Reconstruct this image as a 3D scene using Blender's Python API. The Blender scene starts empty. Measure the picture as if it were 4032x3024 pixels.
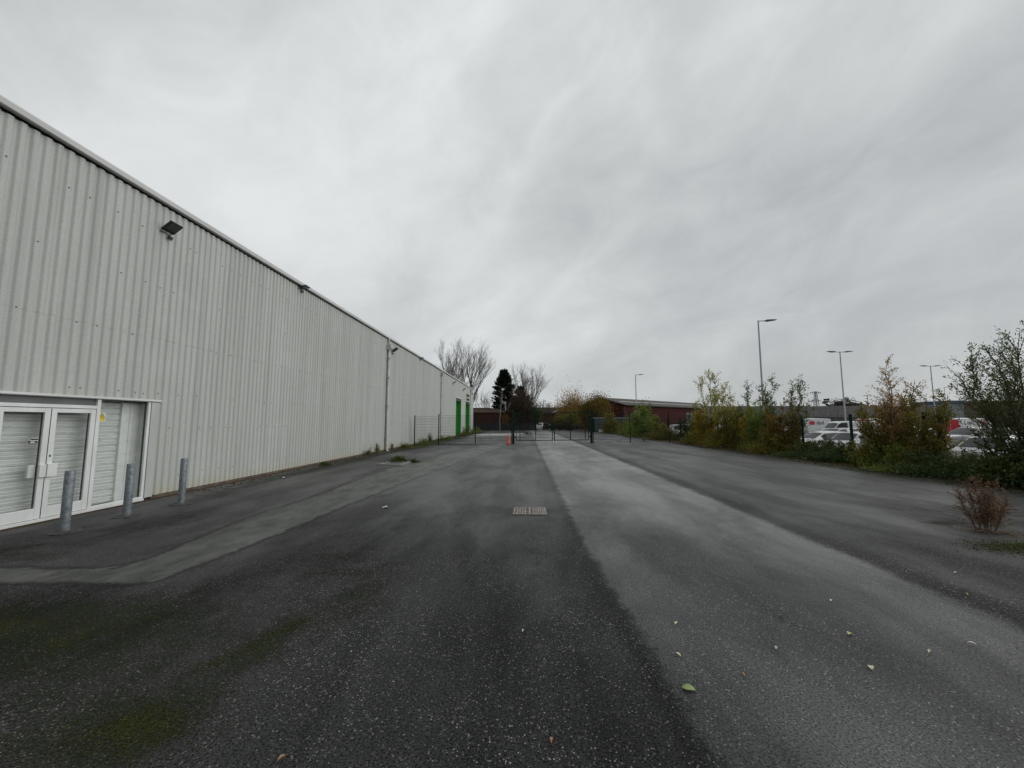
import bpy, math, random
import numpy as np
from mathutils import Vector, Matrix
R = math.radians
scene = bpy.context.scene
C = scene.collection

# ------------------------------------------------------------------ camera
cam = bpy.data.cameras.new('camera'); cam.sensor_width = 36.0; cam.lens = 13.75
cam.clip_start = 0.05; cam.clip_end = 6000
co = bpy.data.objects.new('camera', cam); C.objects.link(co)
co.location = (0, 0, 1.7); co.rotation_euler = (R(90 + 5.49), 0, R(2.05))
scene.camera = co
# ------------------------------------------------------------------ view
scene.view_settings.view_transform = 'Standard'; scene.view_settings.look = 'None'
scene.view_settings.gamma = 1; scene.view_settings.use_curve_mapping = False
scene.view_settings.exposure = 0.0
# ------------------------------------------------------------------ sun
SUN_EL, SUN_AZ = 32, 84          # azimuth clockwise from +Y
sl = bpy.data.lights.new('sun', 'SUN'); sl.energy = 1.5; sl.angle = R(75); sl.color = (1, 0.99, 0.97)
so = bpy.data.objects.new('sun', sl); C.objects.link(so)
sd = Vector((math.sin(R(SUN_AZ)) * math.cos(R(SUN_EL)), math.cos(R(SUN_AZ)) * math.cos(R(SUN_EL)), math.sin(R(SUN_EL))))
so.rotation_euler = (-sd).to_track_quat('-Z', 'Y').to_euler()
# ------------------------------------------------------------------ world: daylight sky behind a closed cloud deck
W = bpy.data.worlds.new('World'); scene.world = W; W.use_nodes = True


class NT:
    """tiny node-tree helper"""
    def __init__(s, tree):
        s.t = tree; s.n = tree.nodes; s.l = tree.links; s.n.clear()
    def node(s, typ, **kw):
        nd = s.n.new(typ)
        for k, v in kw.items():
            setattr(nd, k, v)
        return nd
    def put(s, sock, v):
        if hasattr(v, 'is_linked') or isinstance(v, bpy.types.NodeSocket):
            s.l.new(v, sock)
        elif v is not None:
            sock.default_value = v
    def math(s, op, a, b=None, c=None, clamp=False):
        nd = s.node('ShaderNodeMath', operation=op); nd.use_clamp = clamp
        s.put(nd.inputs[0], a); s.put(nd.inputs[1], b)
        if c is not None: s.put(nd.inputs[2], c)
        return nd.outputs[0]
    def vmath(s, op, a, b=None):
        nd = s.node('ShaderNodeVectorMath', operation=op)
        s.put(nd.inputs[0], a)
        if b is not None: s.put(nd.inputs[1], b)
        return nd.outputs['Value'] if op in ('DOT_PRODUCT', 'LENGTH', 'DISTANCE') else nd.outputs[0]
    def noise(s, vec, scale, detail=4, rough=0.5, dist=0.0):
        nd = s.node('ShaderNodeTexNoise'); s.put(nd.inputs['Vector'], vec)
        nd.inputs['Scale'].default_value = scale; nd.inputs['Detail'].default_value = detail
        nd.inputs['Roughness'].default_value = rough; nd.inputs['Distortion'].default_value = dist
        return nd.outputs['Fac']
    def voro(s, vec, scale, out='Color', feature='F1'):
        nd = s.node('ShaderNodeTexVoronoi', feature=feature); s.put(nd.inputs['Vector'], vec)
        nd.inputs['Scale'].default_value = scale
        return nd.outputs[out]
    def ramp(s, fac, stops, interp='LINEAR'):
        nd = s.node('ShaderNodeValToRGB'); s.put(nd.inputs[0], fac); cr = nd.color_ramp; cr.interpolation = interp
        while len(cr.elements) < len(stops): cr.elements.new(0.5)
        for e, (p, c) in zip(cr.elements, stops):
            e.position = p
            e.color = (c, c, c, 1) if isinstance(c, (int, float)) else (*c, 1)
        return nd.outputs['Color']
    def mix(s, fac, a, b, blend='MIX'):
        nd = s.node('ShaderNodeMix', data_type='RGBA', blend_type=blend)
        s.put(nd.inputs['Factor'], fac)
        for sock, v in ((nd.inputs['A'], a), (nd.inputs['B'], b)):
            if isinstance(v, (tuple, list)): v = (*v, 1) if len(v) == 3 else v
            s.put(nd.inputs['A'] if sock == nd.inputs['A'] else nd.inputs['B'], v) if False else None
        ia = [i for i in nd.inputs if i.name == 'A' and i.type == 'RGBA'][0]
        ib = [i for i in nd.inputs if i.name == 'B' and i.type == 'RGBA'][0]
        for sock, v in ((ia, a), (ib, b)):
            if isinstance(v, (int, float)): v = (v, v, v, 1)
            elif isinstance(v, (tuple, list)): v = (*v, 1) if len(v) == 3 else v
            s.put(sock, v)
        return [o for o in nd.outputs if o.type == 'RGBA'][0]
    def sstep(s, x, a, b):
        nd = s.node('ShaderNodeMapRange', interpolation_type='SMOOTHSTEP'); s.put(nd.inputs[0], x)
        nd.inputs[1].default_value = a; nd.inputs[2].default_value = b
        return nd.outputs[0]
    def scalev(s, vec, sc):
        return s.vmath('MULTIPLY', vec, sc)


SKY_A = (4.2, 2.2, 4.9)
wt = NT(W.node_tree)
tc = wt.node('ShaderNodeTexCoord').outputs['Generated']
sky = wt.node('ShaderNodeTexSky', sky_type='NISHITA')
sky.sun_disc = False; sky.sun_elevation = R(SUN_EL); sky.sun_rotation = R(SUN_AZ); sky.altitude = 30
dirn = wt.vmath('NORMALIZE', tc)
sx = wt.node('ShaderNodeSeparateXYZ'); wt.l.new(dirn, sx.inputs[0])
zz = wt.math('ADD', wt.math('MAXIMUM', sx.outputs[2], 0.0), 0.40)
cx = wt.math('DIVIDE', sx.outputs[0], zz); cy = wt.math('DIVIDE', sx.outputs[1], zz)
cv = wt.node('ShaderNodeCombineXYZ'); wt.l.new(cx, cv.inputs[0]); wt.l.new(cy, cv.inputs[1])
# turn the deck so that its rolls run from lower left to upper right over the yard
rot = wt.node('ShaderNodeVectorRotate', rotation_type='Z_AXIS'); wt.l.new(cv.outputs[0], rot.inputs['Vector'])
rot.inputs['Angle'].default_value = R(-50)
deck = rot.outputs[0]
rot2 = wt.node('ShaderNodeVectorRotate', rotation_type='Y_AXIS'); wt.l.new(dirn, rot2.inputs['Vector']); rot2.inputs['Angle'].default_value = R(24)
soft = wt.scalev(rot2.outputs[0], (1.0, 1.0, 1.65))
roll = wt.noise(wt.vmath('ADD', soft, SKY_A), 1.45, 7, 0.50, 0.35)
roll2 = wt.noise(wt.vmath('ADD', soft, (7.3, 2.1, 4.0)), 5.0, 9, 0.60, 0.7)
big = wt.noise(wt.vmath('ADD', wt.scalev(deck, (0.7, 1.0, 1.0)), (3.1, 9.2, 0.0)), 0.9, 6, 0.5, 0.2)
cl = wt.math('ADD', wt.math('ADD', wt.math('MULTIPLY', roll, 0.58), wt.math('MULTIPLY', roll2, 0.22)), wt.math('MULTIPLY', big, 0.26))
# the deck is thinner (brighter) overhead and ahead, thicker towards the right and the horizon
lean = wt.vmath('DOT_PRODUCT', dirn, (-0.20, 0.14, 0.50))
cl = wt.math('ADD', cl, wt.math('MULTIPLY', lean, 0.36))
cloud = wt.ramp(cl, [(0.40, (3.7, 3.90, 3.98)), (0.53, (4.8, 5.02, 5.1)), (0.65, (6.1, 6.36, 6.4)), (0.80, (7.9, 8.15, 8.2))])
mixw = wt.mix(0.96, sky.outputs[0], cloud)
bg = wt.node('ShaderNodeBackground'); wt.l.new(mixw, bg.inputs[0]); bg.inputs[1].default_value = 0.1
wo = wt.node('ShaderNodeOutputWorld'); wt.l.new(bg.outputs[0], wo.inputs[0])

# ================================================================== helpers
def tag(o, label=None, cat=None, group=None, kind=None):
    if label: o['label'] = label
    if cat: o['category'] = cat
    if group: o['group'] = group
    if kind: o['kind'] = kind
    return o

def thing(name, label, cat, loc=(0, 0, 0), rz=0.0, group=None):
    o = bpy.data.objects.new(name, None); C.objects.link(o)
    o.empty_display_size = 0.3
    o.location = loc; o.rotation_euler = (0, 0, rz)
    return tag(o, label, cat, group)

def link_mesh(name, me, mat, parent=None):
    if mat: me.materials.append(mat)
    o = bpy.data.objects.new(name, me); C.objects.link(o)
    if parent: o.parent = parent
    return o

def copy_thing(src, loc, rz, label=None):
    r = src.copy(); C.objects.link(r); r.location = loc; r.rotation_euler = (0, 0, rz)
    if label: r['label'] = label
    for ch in list(src.children):
        c = ch.copy(); C.objects.link(c); c.parent = r
        for g in list(ch.children):
            d = g.copy(); C.objects.link(d); d.parent = c
    return r


class MB:
    """collects shapes into one mesh"""
    def __init__(s): s.v = []; s.f = []
    def quad(s, a, b, c, d):
        i = len(s.v); s.v += [tuple(a), tuple(b), tuple(c), tuple(d)]; s.f.append((i, i + 1, i + 2, i + 3)); return s
    def poly(s, pts):
        i = len(s.v); s.v += [tuple(p) for p in pts]; s.f.append(tuple(range(i, i + len(pts)))); return s
    def box(s, x0, x1, y0, y1, z0, z1, M=None):
        i = len(s.v)
        p = [(x0, y0, z0), (x1, y0, z0), (x1, y1, z0), (x0, y1, z0), (x0, y0, z1), (x1, y0, z1), (x1, y1, z1), (x0, y1, z1)]
        if M is not None: p = [tuple(M @ Vector(q)) for q in p]
        s.v += p
        s.f += [tuple(i + k for k in q) for q in ((3, 2, 1, 0), (4, 5, 6, 7), (0, 1, 5, 4), (1, 2, 6, 5), (2, 3, 7, 6), (3, 0, 4, 7))]
        return s
    def bar(s, a, b, w, h=None):
        a = Vector(a); b = Vector(b); h = h or w; d = (b - a)
        q = d.to_track_quat('Z', 'Y').to_matrix().to_4x4(); q.translation = a
        return s.box(-w / 2, w / 2, -h / 2, h / 2, 0, d.length, q)
    def tube(s, pts, rad, n=6, cap=True):
        pts = [Vector(p) for p in pts]
        if not hasattr(rad, '__len__'): rad = [rad] * len(pts)
        base = len(s.v); up = Vector((0.31, 0.17, 0.93))
        for k, p in enumerate(pts):
            d = (pts[min(k + 1, len(pts) - 1)] - pts[max(k - 1, 0)])
            if d.length < 1e-9: d = Vector((0, 0, 1))
            d.normalize(); a = d.cross(up)
            if a.length < 0.05: a = d.cross(Vector((1, 0, 0)))
            a.normalize(); b = d.cross(a)
            for j in range(n):
                t = 2 * math.pi * j / n
                s.v.append(tuple(p + (a * math.cos(t) + b * math.sin(t)) * rad[k]))
        for k in range(len(pts) - 1):
            for j in range(n):
                j2 = (j + 1) % n
                s.f.append((base + k * n + j, base + k * n + j2, base + (k + 1) * n + j2, base + (k + 1) * n + j))
        if cap:
            s.f.append(tuple(base + j for j in range(n))[::-1]); e = base + (len(pts) - 1) * n
            s.f.append(tuple(e + j for j in range(n)))
        return s
    def lathe(s, prof, n=24, M=None):
        base = len(s.v)
        for r, z in prof:
            for j in range(n):
                t = 2 * math.pi * j / n; p = (r * math.cos(t), r * math.sin(t), z)
                s.v.append(tuple(M @ Vector(p)) if M is not None else p)
        for k in range(len(prof) - 1):
            for j in range(n):
                j2 = (j + 1) % n
                s.f.append((base + k * n + j, base + k * n + j2, base + (k + 1) * n + j2, base + (k + 1) * n + j))
        s.f.append(tuple(base + j for j in range(n))[::-1]); e = base + (len(prof) - 1) * n
        s.f.append(tuple(e + j for j in range(n)))
        return s
    def prism(s, poly, axis, a, b):
        """extrude a 2D polygon along an axis (0,1,2) from a to b"""
        def P(u, v, w): return ((w, u, v), (u, w, v), (u, v, w))[axis]
        n = len(poly); i = len(s.v)
        s.v += [P(u, v, a) for u, v in poly] + [P(u, v, b) for u, v in poly]
        s.f.append(tuple(range(i, i + n))); s.f.append(tuple(range(i + 2 * n - 1, i + n - 1, -1)))
        for k in range(n):
            k2 = (k + 1) % n; s.f.append((i + k, i + n + k, i + n + k2, i + k2))
        return s
    def build(s, name, mat, parent=None, smooth=False, bevel=0.0):
        me = bpy.data.meshes.new(name); me.from_pydata(s.v, [], s.f); me.update()
        if smooth: me.polygons.foreach_set('use_smooth', [True] * len(me.polygons))
        o = link_mesh(name, me, mat, parent)
        if bevel:
            m = o.modifiers.new('bevel', 'BEVEL'); m.width = bevel; m.segments = 2; m.limit_method = 'ANGLE'
        return o


def leaf_mesh(name, P, D, L, rng, mat, parent, width=0.45, tint=None, fold=0.15):
    """n leaf-shaped quads: positions P, directions D, lengths L"""
    n = len(P)
    D = D / np.maximum(np.linalg.norm(D, axis=1, keepdims=True), 1e-6)
    rnd = rng.normal(size=(n, 3)); S = np.cross(D, rnd); S /= np.maximum(np.linalg.norm(S, axis=1, keepdims=True), 1e-6)
    N = np.cross(D, S)
    L = L.reshape(-1, 1)
    V = np.empty((n, 4, 3))
    V[:, 0] = P; V[:, 1] = P + D * L * 0.5 + S * L * width * 0.5 + N * L * fold
    V[:, 2] = P + D * L; V[:, 3] = P + D * L * 0.5 - S * L * width * 0.5 + N * L * fold
    me = bpy.data.meshes.new(name)
    me.vertices.add(4 * n); me.vertices.foreach_set('co', V.reshape(-1).astype(np.float32))
    me.loops.add(4 * n); me.loops.foreach_set('vertex_index', np.arange(4 * n, dtype=np.int32))
    me.polygons.add(n); me.polygons.foreach_set('loop_start', np.arange(0, 4 * n, 4, dtype=np.int32))
    me.polygons.foreach_set('loop_total', np.full(n, 4, dtype=np.int32))
    at = me.attributes.new('tint', 'FLOAT', 'FACE')
    if tint is None: tint = rng.random(n)
    at.data.foreach_set('value', np.clip(tint, 0, 1).astype(np.float32))
    me.update(calc_edges=True)
    return link_mesh(name, me, mat, parent)


# ================================================================== materials
MATS = {}
def new_mat(name):
    m = bpy.data.materials.new(name); m.use_nodes = True
    nt = NT(m.node_tree); b = nt.node('ShaderNodeBsdfPrincipled'); o = nt.node('ShaderNodeOutputMaterial')
    nt.l.new(b.outputs[0], o.inputs[0])
    return m, nt, b

def pm(name, c1, c2=None, scale=6.0, rough=0.6, metal=0.0, bump=0.0, stretch=(1, 1, 1), coat=0.0, spec=0.5, detail=5, lo=0.35, hi=0.65):
    """two-tone noise material in object space"""
    if name in MATS: return MATS[name]
    m, nt, b = new_mat(name); tc = nt.node('ShaderNodeTexCoord').outputs['Object']
    v = nt.scalev(tc, stretch); nz = nt.noise(v, scale, detail, 0.6)
    c2 = c2 or tuple(x * 0.8 for x in c1)
    nt.l.new(nt.ramp(nz, [(lo, c1), (hi, c2)]), b.inputs['Base Color'])
    nt.put(b.inputs['Roughness'], nt.math('MULTIPLY_ADD', nz, 0.25, rough - 0.12, clamp=True))
    b.inputs['Metallic'].default_value = metal; b.inputs['Specular IOR Level'].default_value = spec
    b.inputs['Coat Weight'].default_value = coat; b.inputs['Coat Roughness'].default_value = 0.06
    if bump:
        bp = nt.node('ShaderNodeBump'); bp.inputs['Strength'].default_value = bump; bp.inputs['Distance'].default_value = 0.02
        nt.l.new(nz, bp.inputs['Height']); nt.l.new(bp.outputs[0], b.inputs['Normal'])
    MATS[name] = m
    return m

def leafmat(name, cols, rough=0.55):
    if name in MATS: return MATS[name]
    m, nt, b = new_mat(name)
    a = nt.node('ShaderNodeAttribute', attribute_name='tint')
    k = len(cols)
    nt.l.new(nt.ramp(a.outputs['Fac'], [(i / (k - 1), c) for i, c in enumerate(cols)]), b.inputs['Base Color'])
    b.inputs['Roughness'].default_value = rough; b.inputs['Specular IOR Level'].default_value = 0.3
    tr = nt.node('ShaderNodeBsdfTranslucent'); nt.l.new(nt.ramp(a.outputs['Fac'], [(i / (k - 1), c) for i, c in enumerate(cols)]), tr.inputs[0])
    mx = nt.node('ShaderNodeMixShader'); mx.inputs[0].default_value = 0.42
    nt.l.new(b.outputs[0], mx.inputs[1]); nt.l.new(tr.outputs[0], mx.inputs[2])
    out = [n for n in nt.n if n.type == 'OUTPUT_MATERIAL'][0]; nt.l.new(mx.outputs[0], out.inputs[0])
    MATS[name] = m
    return m

def brick_mat(name, c1, c2, mortar, sc=1.0):
    m, nt, b = new_mat(name); tc = nt.node('ShaderNodeTexCoord').outputs['Object']
    sp = nt.node('ShaderNodeSeparateXYZ'); nt.l.new(tc, sp.inputs[0])
    cb = nt.node('ShaderNodeCombineXYZ')
    nt.l.new(nt.math('ADD', sp.outputs[0], sp.outputs[1]), cb.inputs[0]); nt.l.new(sp.outputs[2], cb.inputs[1])
    br = nt.node('ShaderNodeTexBrick'); nt.l.new(cb.outputs[0], br.inputs['Vector'])
    br.inputs['Scale'].default_value = sc; br.inputs['Brick Width'].default_value = 0.225; br.inputs['Row Height'].default_value = 0.075
    br.inputs['Mortar Size'].default_value = 0.008
    br.inputs['Color1'].default_value = (*c1, 1); br.inputs['Color2'].default_value = (*c2, 1); br.inputs['Mortar'].default_value = (*mortar, 1)
    big = nt.noise(tc, 0.7, 5, 0.6)
    nt.l.new(nt.mix(nt.math('MULTIPLY', big, 0.7), br.outputs['Color'], tuple(x * 0.45 for x in c1)), b.inputs['Base Color'])
    b.inputs['Roughness'].default_value = 0.9; b.inputs['Specular IOR Level'].default_value = 0.15
    return m

def glass_mat(name, rough=0.02, tint=(0.97, 0.98, 0.975)):
    """thin pane: transparent body with a fresnel-weighted gloss"""
    m, nt, b = new_mat(name)
    tr = nt.node('ShaderNodeBsdfTransparent'); tr.inputs[0].default_value = (*tint, 1)
    gl = nt.node('ShaderNodeBsdfGlossy'); gl.inputs['Roughness'].default_value = rough
    lw = nt.node('ShaderNodeLayerWeight'); fr = nt.math('MULTIPLY_ADD', nt.math('POWER', lw.outputs['Facing'], 4.0), 0.7, 0.035)
    mx = nt.node('ShaderNodeMixShader'); nt.l.new(fr, mx.inputs[0]); nt.l.new(tr.outputs[0], mx.inputs[1]); nt.l.new(gl.outputs[0], mx.inputs[2])
    out = [n for n in nt.n if n.type == 'OUTPUT_MATERIAL'][0]; nt.l.new(mx.outputs[0], out.inputs[0])
    return m

# --- cladding: weathered pale grey sheet with streaks, algae mottling and washed-out lower band
def cladding_mat():
    m, nt, b = new_mat('cladding'); tc = nt.node('ShaderNodeTexCoord').outputs['Object']
    streak = nt.noise(nt.scalev(tc, (3.0, 3.2, 0.10)), 1.0, 6, 0.65)
    streak2 = nt.noise(nt.scalev(tc, (9, 11, 0.22)), 1.0, 4, 0.6)
    grain = nt.noise(tc, 42, 5, 0.75)
    blotch = nt.noise(nt.scalev(tc, (1, 0.55, 0.8)), 0.9, 5, 0.6)
    sp = nt.node('ShaderNodeSeparateXYZ'); nt.l.new(tc, sp.inputs[0])
    base = nt.ramp(streak, [(0.30, (0.40, 0.415, 0.395)), (0.5, (0.485, 0.50, 0.475)), (0.72, (0.56, 0.575, 0.55))])
    base = nt.mix(nt.math('MULTIPLY', nt.sstep(streak2, 0.52, 0.75), 0.35), base, (0.30, 0.31, 0.28))
    base = nt.mix(nt.math('MULTIPLY', nt.sstep(grain, 0.40, 0.68), 0.50), base, (0.30, 0.32, 0.28))
    base = nt.mix(nt.math('MULTIPLY', nt.sstep(blotch, 0.5, 0.8), 0.30), base, (0.62, 0.63, 0.60))
    pan = nt.node('ShaderNodeTexWhiteNoise', noise_dimensions='1D'); nt.l.new(nt.math('FLOOR', nt.math('DIVIDE', sp.outputs[1], 1.035)), pan.inputs['W'])
    base = nt.mix(nt.math('MULTIPLY', pan.outputs['Value'], 0.16), base, (0.36, 0.38, 0.35))
    lap = nt.math('MULTIPLY', nt.math('SUBTRACT', 1.0, nt.sstep(nt.math('ABSOLUTE', nt.math('SUBTRACT', sp.outputs[2], 3.56)), 0.004, 0.02)), nt.sstep(nt.noise(nt.scalev(tc, (1, 3, 1)), 2.0, 4), 0.4, 0.6))
    base = nt.mix(nt.math('MULTIPLY', lap, 0.35), base, (0.22, 0.23, 0.20))
    runs = nt.math('MULTIPLY', nt.sstep(nt.noise(nt.scalev(tc, (6, 7, 0.5)), 1.3, 5, 0.7), 0.56, 0.72), nt.sstep(nt.noise(tc, 0.35, 3), 0.42, 0.6))
    base = nt.mix(nt.math('MULTIPLY', runs, 0.30), base, (0.25, 0.27, 0.22))
    # rain-splash dirt at the foot with a ragged upper edge
    foot = nt.math('ADD', sp.outputs[2], nt.math('MULTIPLY', nt.math('SUBTRACT', nt.noise(nt.scalev(tc, (1, 2.2, 1)), 2.5, 4, 0.6), 0.5), 0.9))
    fm = nt.math('SUBTRACT', 1.0, nt.sstep(foot, 0.02, 0.42))
    base = nt.mix(nt.math('MULTIPLY', fm, 0.5), base, (0.44, 0.41, 0.30))
    nt.l.new(base, b.inputs['Base Color'])
    nt.put(b.inputs['Roughness'], nt.math('MULTIPLY_ADD', grain, 0.3, 0.42))
    b.inputs['Specular IOR Level'].default_value = 0.35
    bp = nt.node('ShaderNodeBump'); bp.inputs['Strength'].default_value = 0.25; bp.inputs['Distance'].default_value = 0.01
    nt.l.new(nt.noise(nt.scalev(tc, (1, 1.5, 0.5)), 3.0, 3, 0.5), bp.inputs['Height']); nt.l.new(bp.outputs[0], b.inputs['Normal'])
    return m

M_CLAD = cladding_mat()
M_WHITE = pm('white_aluminium', (0.74, 0.75, 0.75), (0.62, 0.63, 0.61), 3, 0.4, stretch=(1, 1, 0.4))
M_FASCIA = pm('fascia_grey', (0.56, 0.56, 0.55), (0.46, 0.46, 0.45), 0.8, 0.5, stretch=(1, 0.4, 1))
M_PIPE = pm('pipe_grey', (0.50, 0.50, 0.48), (0.36, 0.36, 0.34), 3, 0.5)
M_BLACK = pm('black_rubber', (0.012, 0.012, 0.012), (0.02, 0.02, 0.02), 9, 0.5)
M_DARKGREY = pm('dark_grey', (0.07, 0.07, 0.07), (0.045, 0.045, 0.045), 5, 0.6)
M_SHUTTER = pm('shutter_grey', (0.78, 0.785, 0.77), (0.68, 0.685, 0.67), 4, 0.5, stretch=(1, 1, 3))
M_GLASS = glass_mat('pane')
M_GALV = pm('galvanised', (0.24, 0.265, 0.28), (0.115, 0.13, 0.145), 16, 0.52, metal=0.45, detail=7)
M_GREEN = pm('green_door', (0.040, 0.30, 0.040), (0.028, 0.21, 0.030), 2, 0.5, stretch=(1, 1, 0.5))
M_FENCE = pm('green_steel', (0.004, 0.021, 0.015), (0.003, 0.013, 0.010), 8, 0.6, spec=0.12)
M_WIRE = pm('fence_wire', (0.006, 0.018, 0.014), None, 8, 0.6, spec=0.2)
M_CONCRETE = pm('concrete', (0.20, 0.195, 0.18), (0.11, 0.11, 0.10), 5, 0.9, bump=0.3, detail=8)
M_PLINTH = pm('plinth', (0.13, 0.10, 0.075), (0.06, 0.048, 0.035), 4, 0.9, bump=0.3)
M_BARK = pm('bark', (0.055, 0.045, 0.035), (0.03, 0.026, 0.02), 6, 0.9, stretch=(1, 1, 0.3))
M_TWIG = pm('twig', (0.095, 0.077, 0.062), (0.058, 0.047, 0.038), 4, 0.95, spec=0.2)
M_BIRCH = pm('birch_bark', (0.30, 0.29, 0.26), (0.15, 0.14, 0.125), 3, 0.8, stretch=(1, 1, 3))

# ================================================================== the ground: one sheet out to the horizon
rngG = np.random.default_rng(5)
def axis_pts(lo, hi, step, outer):
    a = list(np.arange(lo, hi + 1e-6, step)); return np.array([-o for o in outer[::-1]] + a + list(outer))
gx = np.array([-3000, -900, -300, -120, -60, -30, -16, -11] + list(np.arange(-9, 16.01, 0.25)) + [18, 21, 26, 34, 50, 80, 130, 300, 900, 3000], float)
gy = np.array([-3000, -700, -150, -40, -15, -6, -2] + list(np.arange(0, 34.01, 0.25)) + list(np.arange(35, 90, 1.0)) + [95, 105, 130, 180, 300, 700, 1500, 4000], float)
GX, GY = np.meshgrid(gx, gy)
def smooth(a, b, x):
    t = np.clip((x - a) / (b - a), 0, 1); return t * t * (3 - 2 * t)
def ground_z(x, y):
    s = smooth(14.3, 15.6, x)
    return -0.25 * s
TRENCH = np.array([(-14, 4.13), (-3.97, 4.13), (-3.88, 4.68), (-3.75, 6.0), (-3.64, 8.0), (-3.39, 11.3), (-2.9, 16), (-2.2, 22), (-1.45, 28.4), (-0.9, 33), (-1.7, 33), (-3.1, 28.3), (-4.3, 20), (-5.0, 14.6), (-4.85, 9.2), (-4.95, 7.1), (-4.72, 4.95), (-4.77, 4.56), (-14, 4.62)])
def poly_sd(px, py, P):
    """signed distance to a polygon, positive inside"""
    d = np.full(px.shape, 1e9); ins = np.zeros(px.shape, bool)
    for (ax, ay), (bx, by) in zip(P, np.roll(P, -1, 0)):
        vx, vy = bx - ax, by - ay; t = np.clip(((px - ax) * vx + (py - ay) * vy) / (vx * vx + vy * vy), 0, 1)
        d = np.minimum(d, np.hypot(px - ax - t * vx, py - ay - t * vy))
        if by != ay: ins ^= ((ay > py) != (by > py)) & (px < vx * (py - ay) / (by - ay) + ax)
    return np.where(ins, d, -d)
trench = poly_sd(GX, GY, TRENCH)
def blob(cx, cy, sx, sy): return np.exp(-(((GX - cx) / sx) ** 2 + ((GY - cy) / sy) ** 2))
moss = (0.58 * blob(-2.2, 2.25, 0.34, 0.28) + 0.52 * blob(-3.4, 2.7, 1.9, 1.3) + 0.42 * blob(-4.6, 3.4, 1.8, 0.6) + 0.5 * blob(-2.05, 3.1, 0.12, 0.40) + 0.45 * blob(-1.6, 4.0, 0.25, 0.6)  # broad lower-left blobs also darken that corner as lens vignetting
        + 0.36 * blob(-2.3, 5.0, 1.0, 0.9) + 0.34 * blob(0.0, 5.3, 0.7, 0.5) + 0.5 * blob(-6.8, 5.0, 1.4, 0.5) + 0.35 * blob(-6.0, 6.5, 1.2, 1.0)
        + 0.62 * np.exp(-((GX + 7.6) / 0.55) ** 2) * smooth(6, 12, GY) * (1 - 0.5 * smooth(40, 60, GY))
        + 0.55 * np.exp(-((GX + 7.0) / 1.3) ** 2) * smooth(19, 27, GY) + 0.42 * blob(-5.2, 17.5, 1.8, 1.5) + 0.62 * blob(-4.6, 29.4, 2.6, 0.9)
        + 0.75 * blob(7.0, 7.05, 0.45, 0.14) + 0.62 * blob(6.6, 5.72, 0.55, 0.24) + 0.55 * blob(7.3, 5.6, 0.6, 0.25) + 0.40 * blob(8.8, 7.8, 1.8, 1.3) + 0.32 * blob(9, 12, 2, 3)
        + 0.62 * np.exp(-((GX - 11.7) / 0.8) ** 2) * smooth(3, 9, GY) + 0.25 * blob(4.9, 4.1, 0.7, 0.5)
        + 0.9 * smooth(61.5, 64, GY) * (GX < -9))
dirt = (np.exp(-((GX - 12.75) / 0.62) ** 2) * smooth(2, 6, GY) * 0.95 + 1.0 * smooth(12.9, 13.3, GX) * (1 - smooth(14.7, 15.3, GX))
        + 0.85 * np.exp(-((GX + 8.22) / 0.16) ** 2) + 0.8 * blob(7.1, 6.4, 0.5, 0.18) + 0.5 * blob(9.8, 30.6, 1.2, 0.5))
far = smooth(90, 140, np.abs(GY)) + smooth(40, 80, np.abs(GX)); moss = np.clip(moss + far, 0, 1.2)
# long shallow wheel-worn streaks and damp blotches: low-frequency wear map (metres)
gz = ground_z(GX, GY)
nv = GX.size
gv = np.stack([GX, GY, gz], -1).reshape(-1, 3)
ny, nx = GX.shape
idx = np.arange(nv).reshape(ny, nx)
gf = np.stack([idx[:-1, :-1], idx[:-1, 1:], idx[1:, 1:], idx[1:, :-1]], -1).reshape(-1, 4)
gme = bpy.data.meshes.new('ground'); gme.from_pydata(gv.tolist(), [], gf.tolist()); gme.update()
for nm, arr in (('trench', trench), ('moss', moss), ('dirt', dirt)):  # the moss map also carries the lower-left lens vignetting
    a = gme.attributes.new(nm, 'FLOAT', 'POINT'); a.data.foreach_set('value', np.clip(arr, -50, 50).reshape(-1).astype(np.float32))

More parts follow.
